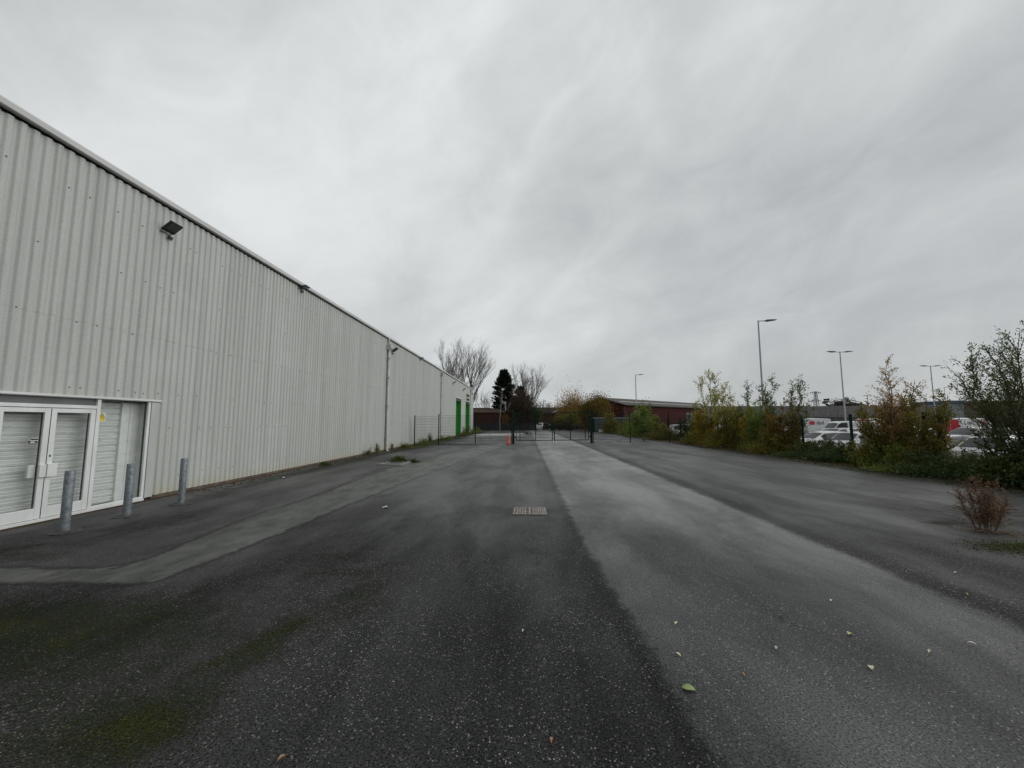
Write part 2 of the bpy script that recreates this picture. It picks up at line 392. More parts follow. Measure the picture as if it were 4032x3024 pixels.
def ground_mat():
    m, nt, b = new_mat('asphalt'); tc = nt.node('ShaderNodeTexCoord').outputs['Object']
    sp = nt.node('ShaderNodeSeparateXYZ'); nt.l.new(tc, sp.inputs[0]); X, Y = sp.outputs[0], sp.outputs[1]
    at = lambda n: nt.node('ShaderNodeAttribute', attribute_name=n).outputs['Fac']
    n_edge = nt.noise(tc, 2.6, 5, 0.65)
    n_fine = nt.noise(tc, 22, 4, 0.7)
    wob = nt.math('ADD', nt.math('MULTIPLY', nt.math('SUBTRACT', n_edge, 0.5), 0.34), nt.math('MULTIPLY', nt.math('SUBTRACT', n_fine, 0.5), 0.22))
    xw = nt.math('ADD', X, wob)
    # newer, greyer strip laid down the middle between two joints; a dark older strip right of it
    xl = nt.math('SUBTRACT', xw, nt.math('MULTIPLY', nt.math('SUBTRACT', 1.0, nt.sstep(Y, 2.2, 6.5)), 0.13))
    lane = nt.math('MULTIPLY', nt.sstep(xl, 0.73, 0.89), nt.math('SUBTRACT', 1.0, nt.sstep(xw, 3.95, 4.22)))
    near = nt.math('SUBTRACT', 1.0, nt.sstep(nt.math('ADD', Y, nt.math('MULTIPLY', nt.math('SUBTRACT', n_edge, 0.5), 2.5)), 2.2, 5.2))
    lpatch = nt.sstep(nt.math('ADD', nt.math('MULTIPLY', nt.noise(nt.scalev(tc, (1.0, 0.5, 1)), 0.95, 6, 0.68, 0.6), 0.8), nt.math('MULTIPLY', n_fine, 0.2)), 0.50, 0.63)
    right = nt.sstep(xw, 4.10, 4.16)
    joint = nt.math('SUBTRACT', 1.0, nt.sstep(nt.math('ABSOLUTE', nt.math('SUBTRACT', xw, 4.30)), 0.06, 0.30))
    joint0 = nt.math('SUBTRACT', 1.0, nt.sstep(nt.math('ABSOLUTE', nt.math('SUBTRACT', xl, 0.74)), 0.02, 0.14))
    tr = nt.sstep(nt.math('ADD', at('trench'), nt.math('MULTIPLY', wob, 0.8)), -0.02, 0.05)
    tredge = nt.math('SUBTRACT', 1.0, nt.sstep(nt.math('ABSOLUTE', nt.math('ADD', at('trench'), nt.math('MULTIPLY', wob, 0.8))), 0.01, 0.08))
    # wear: long streaks down the yard plus blotches
    streak = nt.noise(nt.scalev(tc, (1.0, 0.16, 1)), 0.9, 5, 0.6, 0.3)
    blotch = nt.noise(nt.scalev(tc, (1.0, 0.55, 1)), 0.55, 6, 0.62, 0.4)
    wear = nt.math('ADD', nt.math('MULTIPLY', streak, 0.55), nt.math('MULTIPLY', blotch, 0.45))
    wearm = nt.sstep(wear, 0.40, 0.60)
    damp = nt.sstep(nt.math('ADD', nt.math('MULTIPLY', nt.noise(nt.scalev(tc, (1.0, 0.42, 1)), 0.75, 6, 0.62, 0.8), 0.7), nt.math('MULTIPLY', wear, 0.3)), 0.42, 0.60)
    # coarse, tarry near end, wear-paled farther up; near colours also darkened as lens vignetting
    worn_vignette = nt.sstep(nt.math('ADD', Y, nt.math('MULTIPLY', nt.math('SUBTRACT', blotch, 0.5), 9.0)), 3.0, 11.0)
    base = nt.mix(worn_vignette, nt.mix(wearm, (0.013, 0.013, 0.0135), (0.042, 0.042, 0.0425)), nt.mix(wearm, (0.032, 0.032, 0.032), (0.085, 0.085, 0.085)))
    lanec = nt.mix(worn_vignette, nt.mix(wearm, (0.046, 0.046, 0.047), (0.115, 0.115, 0.115)), nt.mix(wearm, (0.10, 0.10, 0.10), (0.21, 0.21, 0.208)))
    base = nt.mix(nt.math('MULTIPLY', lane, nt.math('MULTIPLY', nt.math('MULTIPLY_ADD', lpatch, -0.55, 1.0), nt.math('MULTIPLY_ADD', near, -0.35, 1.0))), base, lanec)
    rightc = nt.mix(worn_vignette, nt.mix(wearm, (0.014, 0.014, 0.014), (0.036, 0.037, 0.036)), nt.mix(wearm, (0.028, 0.028, 0.028), (0.085, 0.086, 0.085)))
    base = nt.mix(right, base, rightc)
    base = nt.mix(nt.math('MULTIPLY', joint, 0.6), base, (0.016, 0.016, 0.016))
    base = nt.mix(nt.math('MULTIPLY', joint0, 0.55), base, (0.012, 0.012, 0.012))
    # aggregate: pale chips of several sizes
    vec2 = nt.vmath('ADD', tc, nt.scalev(nt.node('ShaderNodeTexNoise').outputs['Color'], (0.0, 0.0, 0.0)))
    def chips(scale, lo, hi):
        c = nt.node('ShaderNodeTexVoronoi', feature='F1'); nt.l.new(tc, c.inputs['Vector']); c.inputs['Scale'].default_value = scale
        c.inputs['Randomness'].default_value = 1.0
        s2 = nt.node('ShaderNodeSeparateColor'); nt.l.new(c.outputs['Color'], s2.inputs[0])
        sel = nt.sstep(s2.outputs[0], lo, hi); core = nt.math('SUBTRACT', 1.0, nt.sstep(c.outputs['Distance'], 0.25, 0.62))
        return nt.math('MULTIPLY', sel, core), s2.outputs[1], c.outputs['Distance']
    c1, h1, d1 = chips(95, 0.45, 0.62)
    c2, h2, d2 = chips(165, 0.40, 0.58)
    c3, h3, d3 = chips(66, 0.955, 0.97)
    chip = nt.math('MAXIMUM', c1, nt.math('MAXIMUM', nt.math('MULTIPLY', c2, 0.7), c3))
    patch = nt.sstep(nt.noise(tc, 0.8, 4, 0.6), 0.34, 0.66)
    amt = nt.math('MULTIPLY', nt.math('MULTIPLY', chip, nt.math('MULTIPLY_ADD', patch, 0.65, 0.35)), nt.math('MULTIPLY_ADD', tr, -0.55, 1.0))
    amt = nt.math('MULTIPLY', amt, nt.sstep(h1, 0.40, 0.85))
    chipcol = nt.ramp(h1, [(0.0, (0.020, 0.020, 0.019)), (0.55, (0.050, 0.050, 0.047)), (0.86, (0.13, 0.13, 0.12)), (1.0, (0.46, 0.45, 0.41))])
    pit_shade = nt.sstep(nt.noise(tc, 75, 3, 0.6), 0.47, 0.60)
    pit_shade = nt.math('MULTIPLY', pit_shade, nt.math('MULTIPLY_ADD', nt.math('MAXIMUM', worn_vignette, nt.math('MULTIPLY', lane, 0.25)), -0.62, 1.0))
    base = nt.mix(nt.math('MULTIPLY', pit_shade, 0.75), base, (0.003, 0.003, 0.003))  # shade inside the surface voids, painted into the colour
    base = nt.mix(nt.math('MULTIPLY', amt, 0.85), base, chipcol)
    trc = nt.mix(nt.sstep(nt.noise(nt.scalev(tc, (1, .5, 1)), 2.2, 7, 0.75), 0.32, 0.68), (0.036, 0.038, 0.034), (0.115, 0.116, 0.106))
    base = nt.mix(nt.math('MULTIPLY', tr, 0.92), base, trc)
    base = nt.mix(nt.math('MULTIPLY', tredge, 0.75), base, (0.014, 0.014, 0.013))
    # thin moss, also painting lens vignetting at lower left, and cushions, leaf mould and soil
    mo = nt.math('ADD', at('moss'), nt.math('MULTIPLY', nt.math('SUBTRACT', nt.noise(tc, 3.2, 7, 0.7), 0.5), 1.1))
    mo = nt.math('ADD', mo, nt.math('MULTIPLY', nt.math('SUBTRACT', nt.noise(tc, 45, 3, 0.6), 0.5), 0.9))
    moss_vignette = nt.sstep(mo, 0.20, 0.75); cush = nt.sstep(mo, 0.66, 1.08)
    base = nt.mix(nt.math('MULTIPLY', moss_vignette, 0.62), base, (0.015, 0.018, 0.007))
    base = nt.mix(nt.math('MULTIPLY', cush, 0.85), base, nt.mix(nt.noise(tc, 60, 3), (0.016, 0.022, 0.003), (0.062, 0.070, 0.010)))
    di = nt.math('ADD', at('dirt'), nt.math('MULTIPLY', nt.math('SUBTRACT', nt.noise(tc, 5, 6, 0.7), 0.5), 0.9))
    dm = nt.sstep(di, 0.38, 0.70)
    dcol = nt.ramp(nt.noise(tc, 28, 5, 0.75), [(0.32, (0.018, 0.013, 0.008)), (0.52, (0.065, 0.040, 0.018)), (0.72, (0.13, 0.085, 0.04))])
    base = nt.mix(nt.math('MULTIPLY', dm, 0.92), base, dcol)
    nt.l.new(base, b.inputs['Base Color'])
    # gloss: damp tarmac; the strips hold water differently
    rough = nt.math('ADD', nt.math('MULTIPLY_ADD', damp, -0.13, 0.55), nt.math('MULTIPLY_ADD', worn_vignette, -0.12, 0.12))
    rough = nt.math('ADD', rough, nt.math('MULTIPLY', lane, -0.07))
    rough = nt.math('ADD', rough, nt.math('MULTIPLY', tr, -0.04)); rough = nt.math('ADD', rough, nt.math('MULTIPLY', joint, 0.12))
    rough = nt.math('ADD', rough, nt.math('MULTIPLY', moss_vignette, 0.25)); rough = nt.math('ADD', rough, nt.math('MULTIPLY', dm, 0.3), clamp=True)
    nt.l.new(rough, b.inputs['Roughness'])
    # open, coarse texture has little gloss; the worn surface farther up holds a film of water
    spec = nt.math('MULTIPLY_ADD', worn_vignette, 0.14, 0.10); spec = nt.math('ADD', spec, nt.math('MULTIPLY', lane, 0.12)); spec = nt.math('ADD', spec, nt.math('MULTIPLY', tr, 0.06))
    spec = nt.math('MULTIPLY', spec, nt.math('MULTIPLY_ADD', pit_shade, -0.6, 1.0))
    spec = nt.math('MULTIPLY', spec, nt.math('MULTIPLY_ADD', nt.math('MAXIMUM', moss_vignette, dm), -0.8, 1.0))
    nt.l.new(spec, b.inputs['Specular IOR Level'])
    hgt = nt.math('ADD', nt.math('MULTIPLY', nt.math('SUBTRACT', 1.0, d1), 0.7), nt.math('MULTIPLY', n_fine, 0.6))
    hgt = nt.math('ADD', hgt, nt.math('MULTIPLY', cush, nt.math('MULTIPLY', nt.noise(tc, 90, 3), 2.0)))
    bp = nt.node('ShaderNodeBump'); bp.inputs['Distance'].default_value = 0.012; nt.l.new(hgt, bp.inputs['Height'])
    nt.put(bp.inputs['Strength'], nt.math('MULTIPLY_ADD', tr, -0.12, 0.22))
    nt.l.new(bp.outputs[0], b.inputs['Normal'])
    return m
g_o = link_mesh('ground', gme, ground_mat()); tag(g_o, 'damp patched asphalt yard with moss and strips of uneven wear', 'ground', kind='structure')

# standing water / pale painted-out strip beyond the gate
pu = MB()
rp = random.Random(3)
def ragged(x0, x1, yc, half, n=26, j=0.35):
    top = []; bot = []
    for i in range(n + 1):
        t = i / n; x = x0 + (x1 - x0) * t; tap = min(1, 4 * t + 0.25, 4 * (1 - t) + 0.3)
        top.append((x, yc + 3.2 * t + half * tap + rp.uniform(-j, j), 0.006)); bot.append((x, yc + 3.2 * t - half * tap + rp.uniform(-j, j), 0.006))
    return bot + top[::-1]
pu.poly(ragged(-6.9, 0.0, 46.3, 0.9)); pu.poly(ragged(-6.9, -0.2, 51.6, 2.2))
tag(pu.build('concrete_strip', pm('pale_strip', (0.52, 0.52, 0.50), (0.34, 0.34, 0.32), 0.9, 0.8, detail=8)), 'pale broken concrete strips across the tarmac behind the gate', 'paving', kind='structure')

# ================================================================== the warehouse
WX = -8.35
wh = thing('warehouse', 'long pale grey corrugated metal warehouse with white glazed entrance and green doors', 'building', (WX, 0, 0))
def loc(mb_x): return mb_x - WX
PITCH, OUT = 0.1725, 0.036
HOLES = [(46.3, 49.85, 4.55), (53.7, 57.4, 4.53)]
ENT = (4.55, 8.56, 2.17)
def clad_z0(y):
    if ENT[0] < y < ENT[1]: return ENT[2]
    for a, b_, z in HOLES:
        if a < y < b_: return z
    return 0.07
cl = MB(); y = -14.0; ZT = 6.64
prof = [(0.0, 0.0), (0.034, 0.0), (0.044, OUT * 0.16), (0.066, OUT * 0.84), (0.076, OUT), (0.138, OUT), (0.148, OUT * 0.84), (0.1640, OUT * 0.16), (0.1725, 0.0)]
while y < 61.2:
    for (a, xa), (b2, xb) in zip(prof[:-1], prof[1:]):
        z0 = clad_z0(y + (a + b2) / 2)
        cl.quad((xa, y + a, z0), (xb, y + b2, z0), (xb, y + b2, ZT), (xa, y + a, ZT))
    y += PITCH
cl.quad((0, 61.2, 0.07), (0.04, 61.2, 0.07), (0.04, 61.2, ZT), (0, 61.2, ZT))
# gable and back walls
cl.quad((0, 61.24, 0.07), (-38, 61.24, 0.07), (-38, 61.24, ZT), (0, 61.24, ZT))
cl.poly([(0, 61.24, ZT), (-38, 61.24, ZT), (-19, 61.24, 8.4)])
cl.quad((0, -14, 0.07), (-38, -14, 0.07), (-38, -14, ZT), (0, -14, ZT))
cl.build('wall', M_CLAD, wh)
# screws fixing the sheets in horizontal rows
sc_ = MB(); rs = random.Random(8)
for zrow in (0.45, 1.55, 2.32, 3.55, 4.75, 5.95):
    k = 0; yy = 4.0
    while yy < 34:
        if clad_z0(yy) < zrow and rs.random() < 0.5:
            yr = round((yy - 0.105 + 14) / PITCH) * PITCH - 14 + 0.105; zz_ = zrow + rs.uniform(-0.02, 0.02)
            sc_.box(OUT, OUT + 0.012, yr - 0.009, yr + 0.009, zz_ - 0.009, zz_ + 0.009)
        yy += PITCH * rs.choice((1, 2, 2, 3))
so_ = sc_.build('fixing_screws', pm('screw_head', (0.12, 0.12, 0.11), None, 5, 0.6), wh); so_['kind'] = 'stuff'
# eaves: pale rounded gutter face, dark shadow gap, profile filler
ea = MB(); ea.prism([(0.03, 6.685), (0.105, 6.685), (0.125, 6.70), (0.125, 6.79), (0.10, 6.825), (0.03, 6.83), (-0.05, 6.84), (-0.05, 6.80)], 1, -14, 61.3)
ea.build('gutter', M_FASCIA, wh)
gp = MB().box(-0.12, -0.01, -14, 61.2, 6.55, 6.80); gp.build('profile_filler', M_BLACK, wh)
rf = MB(); rf.poly([(-0.04, -14, 6.84), (-0.04, 61.3, 6.84), (-19, 61.3, 8.5), (-19, -14, 8.5)]); rf.poly([(-19, -14, 8.5), (-19, 61.3, 8.5), (-38, 61.3, 6.84), (-38, -14, 6.84)])
rf.build('roof', pm('roof_sheet', (0.30, 0.30, 0.29), (0.22, 0.22, 0.21), 0.6, 0.6), wh)
for a, b_ in ((-14, ENT[0] - 0.02), (ENT[1], 46.25), (49.90, 53.65), (57.45, 61.2)): MB().box(-0.3, 0.045, a, b_, -0.1, 0.065).build('plinth', M_PLINTH, wh)
ct = MB().box(0.0, 0.06, 61.2, 61.3, 0.05, 6.68); ct.build('corner_trim', M_WHITE, wh)
# downpipes with hopper heads and brackets
for py, ztop, rr in ((22.95, 6.02, 0.075), (37.75, 6.2, 0.065), (57.9, 6.1, 0.06)):
    d = MB(); d.tube([(0.13, py, ztop), (0.13, py, 0.06), (0.22, py + 0.02, 0.02)], rr, 12)
    dp = d.build('downpipe', M_PIPE, wh, smooth=True)
    h = MB(); h.prism([(0.04, ztop + 0.28), (0.30, ztop + 0.28), (0.30, ztop + 0.08), (0.20, ztop - 0.06), (0.06, ztop - 0.06), (0.04, ztop + 0.05)], 1, py - 0.15, py + 0.15)
    h.tube([(0.15, py, ztop + 0.28), (0.11, py - 0.03, 6.68)], 0.06, 10)
    h.build('hopper', M_PIPE, dp)
    for zb in (0.8, 2.62, 4.33, 5.5):
        MB().box(0.03, 0.13 + rr + 0.012, py - rr - 0.03, py + rr + 0.03, zb - 0.025, zb + 0.025).build('bracket', M_PIPE, dp)
# green roller doors set back in green-lined openings
M_SIGNW = pm('sign_face', (0.62, 0.64, 0.45), (0.5, 0.52, 0.36), 30, 0.5)
for (a, b_, zt) in HOLES:
    dd = MB(); zz0 = 0.02; k = 0; xr = -0.50
    zq = zz0
    while zq < zt - 0.02:
        z2 = min(zq + 0.11, zt); dd.quad((xr, a + 0.1, zq), (xr, b_ - 0.1, zq), (xr + 0.018, b_ - 0.1, zq + 0.055), (xr + 0.018, a + 0.1, zq + 0.055))
        dd.quad((xr + 0.018, a + 0.1, zq + 0.055), (xr + 0.018, b_ - 0.1, zq + 0.055), (xr, b_ - 0.1, z2), (xr, a + 0.1, z2)); zq += 0.11
    do = dd.build('roller_door', M_GREEN, wh)
    for q0, q1, c0, c1 in ((a - 0.04, a + 0.10, a + 0.1, a + 0.26), (b_ - 0.10, b_ + 0.04, b_ - 0.26, b_ - 0.1)):
        fr = MB(); fr.box(-0.55, 0.05, q0, q1, 0.0, zt); fr.box(-0.48, -0.40, c0, c1, 0.0, zt - 0.1); fr.build('door_jamb', M_GREEN, do)
    hd = MB().box(-0.52, 0.02, a + 0.1, b_ - 0.1, zt - 0.34, zt - 0.02); hd.build('roller_box', M_DARKGREY, do)
    li = MB().box(-0.02, 0.075, a - 0.08, b_ + 0.08, zt, zt + 0.09); li.build('lintel', M_WHITE, do)
    yc = (a + b_) / 2 + 0.25
    sg = thing('door_sign', ('pale notice on the nearer tall green roller door' if a < 50 else 'pale notice on the farther green roller door beneath the louvred window'), 'sign', (WX - 0.47, yc, 1.05), 0, 'notices on the green doors')
    s1 = MB().box(0, 0.012, -0.42, 0.42, 0, 0.52); s1.build('plate', M_SIGNW, sg)
    s2 = MB()
    s2.tube([(0.014, 0.05 + 0.15 * math.cos(t), 0.30 + 0.15 * math.sin(t)) for t in [i * math.pi / 8 for i in range(17)]], 0.022, 5)
    s2.build('symbol', pm('sign_red', (0.45, 0.06, 0.03), None, 5, 0.5), sg)
lv = MB()
lv.box(-0.05, 0.07, 54.38, 54.46, 4.66, 5.56); lv.box(-0.05, 0.07, 56.84, 56.92, 4.66, 5.56); lv.box(-0.05, 0.07, 54.46, 56.84, 5.48, 5.56); lv.box(-0.05, 0.07, 54.46, 56.84, 4.66, 4.72)
lvo = lv.build('louvre_window', M_DARKGREY, wh)
l2 = MB()
for i in range(5): l2.quad((0.045, 54.46, 4.74 + i * 0.15), (0.045, 56.84, 4.74 + i * 0.15), (0.062, 56.84, 4.86 + i * 0.15), (0.062, 54.46, 4.86 + i * 0.15))
l2.box(0.04, 0.05, 54.46, 56.84, 4.72, 5.48)
l2.build('pane', M_BLACK, lvo)
l3 = MB().box(0.05, 0.068, 54.46, 56.84, 4.98, 5.22); l3.build('glazing_bar', M_PIPE, lvo)

# ---- the white glazed entrance (plane of the wall), shutter down behind the glass
en = MB(); F0, F1 = -0.03, 0.045
en.box(F0, F1, 7.30, 7.365, 0.05, 2.13)                    # mullion right of the double door
en.box(F0, F1, 8.33, 8.385, 0.05, 2.13); en.box(F0, F1, 5.80, 5.865, 0.05, 2.13); en.box(F0, F1, 4.60, 4.66, 0.05, 2.13)
en.box(F0 + 0.002, F1 - 0.002, 5.865, 7.30, 1.945, 2.005)                  # bar over the doors
en.box(F0 - 0.04, F1 + 0.02, 4.56, 8.385, 0.0, 0.048)                # sill
en.box(F0 + 0.002, F1 - 0.002, 7.365, 8.33, 0.05, 0.085); en.box(F0 + 0.002, F1 - 0.002, 4.66, 5.80, 0.05, 0.085)
eo = en.build('entrance_frame', M_WHITE, wh, bevel=0.004)
for a, b_ in ((7.365, 8.33), (4.66, 5.80)): MB().box(0.004, 0.010, a, b_, 0.085, 2.13).build('side_pane', M_GLASS, eo)
tp = MB(); tp.box(-0.012, 0.0, 5.865, 7.30, 2.005, 2.13); tp.build('transom_panel', pm('transom', (0.14, 0.145, 0.145), (0.10, 0.105, 0.10), 3, 0.3), eo)
for k, (a, b_) in enumerate(((5.87, 6.578), (6.586, 7.295))):
    lf = MB(); x0, x1 = -0.015, 0.035
    lf.box(x0, x1, a, a + 0.085, 0.056, 1.935); lf.box(x0, x1, b_ - 0.085, b_, 0.056, 1.935)
    lf.box(x0, x1 - 0.002, a + 0.085, b_ - 0.085, 1.86, 1.935); lf.box(x0, x1 - 0.002, a + 0.085, b_ - 0.085, 0.056, 0.235)
    lo = lf.build('entrance_door', M_WHITE, wh, bevel=0.004)
    MB().box(0.004, 0.010, a + 0.085, b_ - 0.085, 0.235, 1.86).build('door_pane', M_GLASS, lo)
    ga = MB(); ga.box(-0.012, 0.003, b_ - 0.10, b_ - 0.0855, 0.235, 1.86); ga.build('gasket', M_BLACK, lo)
    hb = MB()
    if k == 0: hb.box(x1, x1 + 0.03, b_ - 0.095, b_ - 0.004, 0.75, 0.965)
    else: hb.box(x1, x1 + 0.03, a + 0.004, a + 0.150, 0.745, 0.975)
    hb.build('handle_plate', M_WHITE, lo, bevel=0.004)
    if k == 0:
        MB().box(-0.06, -0.02, b_ - 0.19, b_ - 0.10, 0.75, 0.965).build('inner_handle', M_WHITE, lo, bevel=0.004)
    else:
        MB().box(x1, x1 + 0.006, a + 0.030, a + 0.052, 1.09, 1.125).build('keyhole', M_DARKGREY, lo)
MB().box(-0.01, 0.04, 6.5785, 6.5855, 0.06, 1.93).build('door_gap', M_DARKGREY, eo)
sh = MB(); zq = 0.05; xs = -0.21
while zq < 2.17:
    za, zb, zc = zq, zq + 0.062, zq + 0.124
    for (p, q2, xa, xb) in ((za, za + 0.014, -0.034, -0.010), (za + 0.014, zb - 0.010, -0.010, 0.006), (zb - 0.010, zb, 0.006, -0.010), (zb, zb + 0.010, -0.010, -0.002), (zb + 0.01, zc - 0.012, -0.002, 0.008), (zc - 0.012, zc + 0.004, 0.008, -0.034)):
        sh.quad((xs + xa, 4.6, p), (xs + xa, 7.98, p), (xs + xb, 7.98, q2), (xs + xb, 4.6, q2))
    zq += 0.128
sho = sh.build('roller_shutter', M_SHUTTER, wh)
gr_ = MB(); gr_.box(xs - 0.03, xs + 0.05, 7.965, 8.055, 0.03, 2.16); gr_.box(xs + 0.0, xs + 0.012, 8.055, 8.60, 0.03, 2.16); gr_.box(xs + 0.012, xs + 0.024, 8.16, 8.20, 0.03, 2.16); gr_.box(xs + 0.012, xs + 0.024, 8.25, 8.27, 0.03, 2.16)
gr_.build('guide_rail', M_SHUTTER, sho)
MB().box(-0.25, -0.032, 8.386, 8.40, 0.0, 2.16).build('reveal', M_SHUTTER, eo); MB().box(-0.031, 0.0, 8.318, 8.3298, 0.086, 2.13).build('gasket', M_BLACK, eo)
MB().box(-0.36, -0.29, 4.5, 8.7, 0.0, 2.3).build('inner_wall', M_DARKGREY, wh)
MB().box(-0.28, -0.035, 4.5, 8.56, -0.02, 0.03).build('threshold', M_CONCRETE, wh)
fl = MB(); fl.box(0.0, 0.05, 8.40, 8.58, 0.05, 2.13); fl.build('flashing', pm('flash', (0.47, 0.48, 0.46), (0.40, 0.41, 0.39), 3, 0.5, stretch=(1, 1, .3)), wh)
lt = MB(); lt.prism([(-0.05, 2.135), (0.065, 2.135), (0.075, 2.15), (0.045, 2.185), (-0.05, 2.185)], 1, 4.45, 8.62); lt.build('lintel', M_FASCIA, wh)
MB().box(-0.26, -0.05, 4.5, 8.6, 2.10, 2.20).build('soffit', M_DARKGREY, wh)
# ---- notices on the glass
M_YEL = pm('sign_yellow', (0.75, 0.55, 0.015), (0.68, 0.48, 0.01), 9, 0.4)
ws = thing('warning_sign', 'yellow warning triangle notice stuck to the glass beside the entrance doors', 'sign', (WX + 0.0115, 7.372, 1.70))
MB().box(0, 0.002, 0, 0.118, 0, 0.178).build('backing', pm('sign_pale', (0.66, 0.70, 0.58), None, 5, 0.4), ws)
MB().prism([(0.004, 0.072), (0.100, 0.072), (0.050, 0.168)], 0, 0.0022, 0.0042).build('triangle', M_YEL, ws)
tb = MB()
for p, q2 in (((0.004, 0.072), (0.100, 0.072)), ((0.100, 0.072), (0.050, 0.168)), ((0.050, 0.168), (0.004, 0.072))):
    tb.bar((0.0055, p[0], p[1]), (0.0055, q2[0], q2[1]), 0.0025, 0.007)
tb.bar((0.0055, 0.028, 0.10), (0.0055, 0.062, 0.118), 0.0025, 0.012)
tb.build('symbol', M_BLACK, ws)
MB().box(0.002, 0.004, 0.004, 0.100, 0.010, 0.066).build('text_panel', M_YEL, ws)
ps = thing('paper_notice', 'faded white notice with a round emblem below the yellow sign', 'sign', (WX + 0.0115, 7.372, 1.25))
MB().box(0, 0.002, 0, 0.095, 0, 0.14).build('sheet', pm('paper', (0.52, 0.53, 0.52), (0.46, 0.47, 0.46), 8, 0.5), ps)
em = MB(); em.tube([(0.003, 0.045 + 0.034 * math.cos(t), 0.088 + 0.034 * math.sin(t)) for t in [i * math.pi / 10 for i in range(21)]], 0.003, 5)
em.bar((0.003, 0.025, 0.088), (0.003, 0.065, 0.094), 0.002, 0.01); em.build('emblem', pm('faded_ink', (0.30, 0.30, 0.31), None, 5, 0.6), ps)
vs = thing('camera_sticker', 'small dark sticker on the glass of the left entrance door', 'sign', (WX + 0.0115, 6.325, 1.335))
sk = MB(); sk.box(0, 0.002, 0.0, 0.115, 0.0, 0.038); sk.box(0, 0.002, 0.03, 0.125, 0.052, 0.078); sk.build('backing', M_BLACK, vs)
s3 = MB(); s3.box(0.002, 0.003, 0.02, 0.125, 0.040, 0.050); s3.box(0.002, 0.003, 0.035, 0.125, 0.08, 0.088); s3.box(0.002, 0.003, 0.025, 0.085, 0.010, 0.026); s3.build('print', M_SHUTTER, vs)

# ---- floodlights on the wall
def floodlight(y, z, label, tilt=40, size=1.0, proto=[None]):
    t = thing('floodlight', label, 'light', (WX + 0.04, y, z), 0, 'black floodlights along the warehouse wall')
    t.scale = (size,) * 3
    Mx = Matrix.Translation((0.16, 0, 0.05)) @ Matrix.Rotation(R(-tilt), 4, 'Y')
    b = MB(); b.box(-0.12, 0.26, -0.20, 0.20, -0.02, 0.035, Mx)
    for i in range(7): b.box(-0.10 + i * 0.05, -0.09 + i * 0.05, -0.17, 0.17, 0.035, 0.06, Mx)
    b.build('housing', M_BLACK, t, bevel=0.006)
    MB().box(-0.03, 0.23, -0.165, 0.165, -0.026, -0.0205, Mx).build('lens', pm('lens', (0.10, 0.105, 0.09), (0.07, 0.075, 0.065), 6, 0.25), t)
    k = MB(); k.bar((0.0, -0.15, -0.06), (0.16, -0.205, 0.05), 0.02); k.bar((0.0, 0.15, -0.06), (0.16, 0.205, 0.05), 0.02); k.bar((0.0, -0.16, -0.06), (0.0, 0.16, -0.06), 0.03)
    k.build('bracket', M_GALV, t)
    c = MB(); c.tube([(0.05, -0.02, 0.0), (0.07, 0.0, -0.12), (0.05, 0.09, -0.2), (0.0, 0.12, -0.16)], 0.008, 6); c.build('cable', M_DARKGREY, t)
    j = MB().box(0, 0.06, 0.10, 0.22, -0.17, -0.10); j.build('junction_box', M_BLACK, t)
    return t
floodlight(8.36, 6.08, 'nearest black floodlight high on the wall right of the entrance', 38, 0.76)
floodlight(13.75, 6.60, 'black floodlight poking past the gutter between entrance and first downpipe', 8, 0.7)
floodlight(23.7, 6.05, 'black floodlight beside the top of the nearest downpipe', 36, 0.95)
floodlight(30.1, 6.62, 'floodlight under the gutter between the two nearer downpipes', 8, 0.7)
floodlight(44.0, 6.05, 'black floodlight above the nearer green door', 30, 0.95)
floodlight(51.4, 5.92, 'black floodlight between the two green doors', 30, 0.95)
floodlight(58.6, 5.82, 'farthest floodlight at the far corner of the warehouse', 30, 0.95)

# ---- bollards
for i, (bx, by) in enumerate(((-7.15, 5.99), (-7.19, 6.98), (-7.14, 8.04))):
    lab = ('galvanised steel bollard nearest the camera in front of the double doors', 'galvanised bollard standing before the white post of the entrance', 'galvanised bollard in front of the corrugated wall past the entrance')[i]
    t = thing('bollard', lab, 'bollard', (bx, by, 0), R(40 * i), 'steel bollards guarding the entrance')
    b = MB(); b.lathe([(0.060, 0.0), (0.060, 0.925), (0.057, 0.932), (0.052, 0.932), (0.050, 0.90), (0.001, 0.895)], 28)
    b.build('post', M_GALV, t, smooth=True)
    t.children[0].modifiers.new('es', 'EDGE_SPLIT').split_angle = R(40)
    f = MB(); rr = random.Random(i)
    f.lathe([(0.20, -0.01), (0.185, 0.012), (0.07, 0.020), (0.055, 0.020)], 22)
    f.v = [(x * rr.uniform(0.9, 1.1), y_ * rr.uniform(0.9, 1.1), z) for x, y_, z in f.v]
    f.build('footing', pm('footing', (0.065, 0.063, 0.058), (0.03, 0.03, 0.028), 9, 0.9, bump=0.3), t)

# ================================================================== fences and gate
def mesh_panel(mb, L, z0, z1, dv=0.0545, dh=0.2, w=0.0052):
    n = int(L / dv)
    for i in range(n + 1):
        x = i * L / n; mb.box(x - w / 2, x + w / 2, -w / 2, w / 2, z0, z1)
    k = int((z1 - z0) / dh)
    for i in range(k + 1):
        z = z0 + i * (z1 - z0) / k; mb.box(0, L, w / 2, w * 1.5, z - w * 0.85, z + w * 0.85)

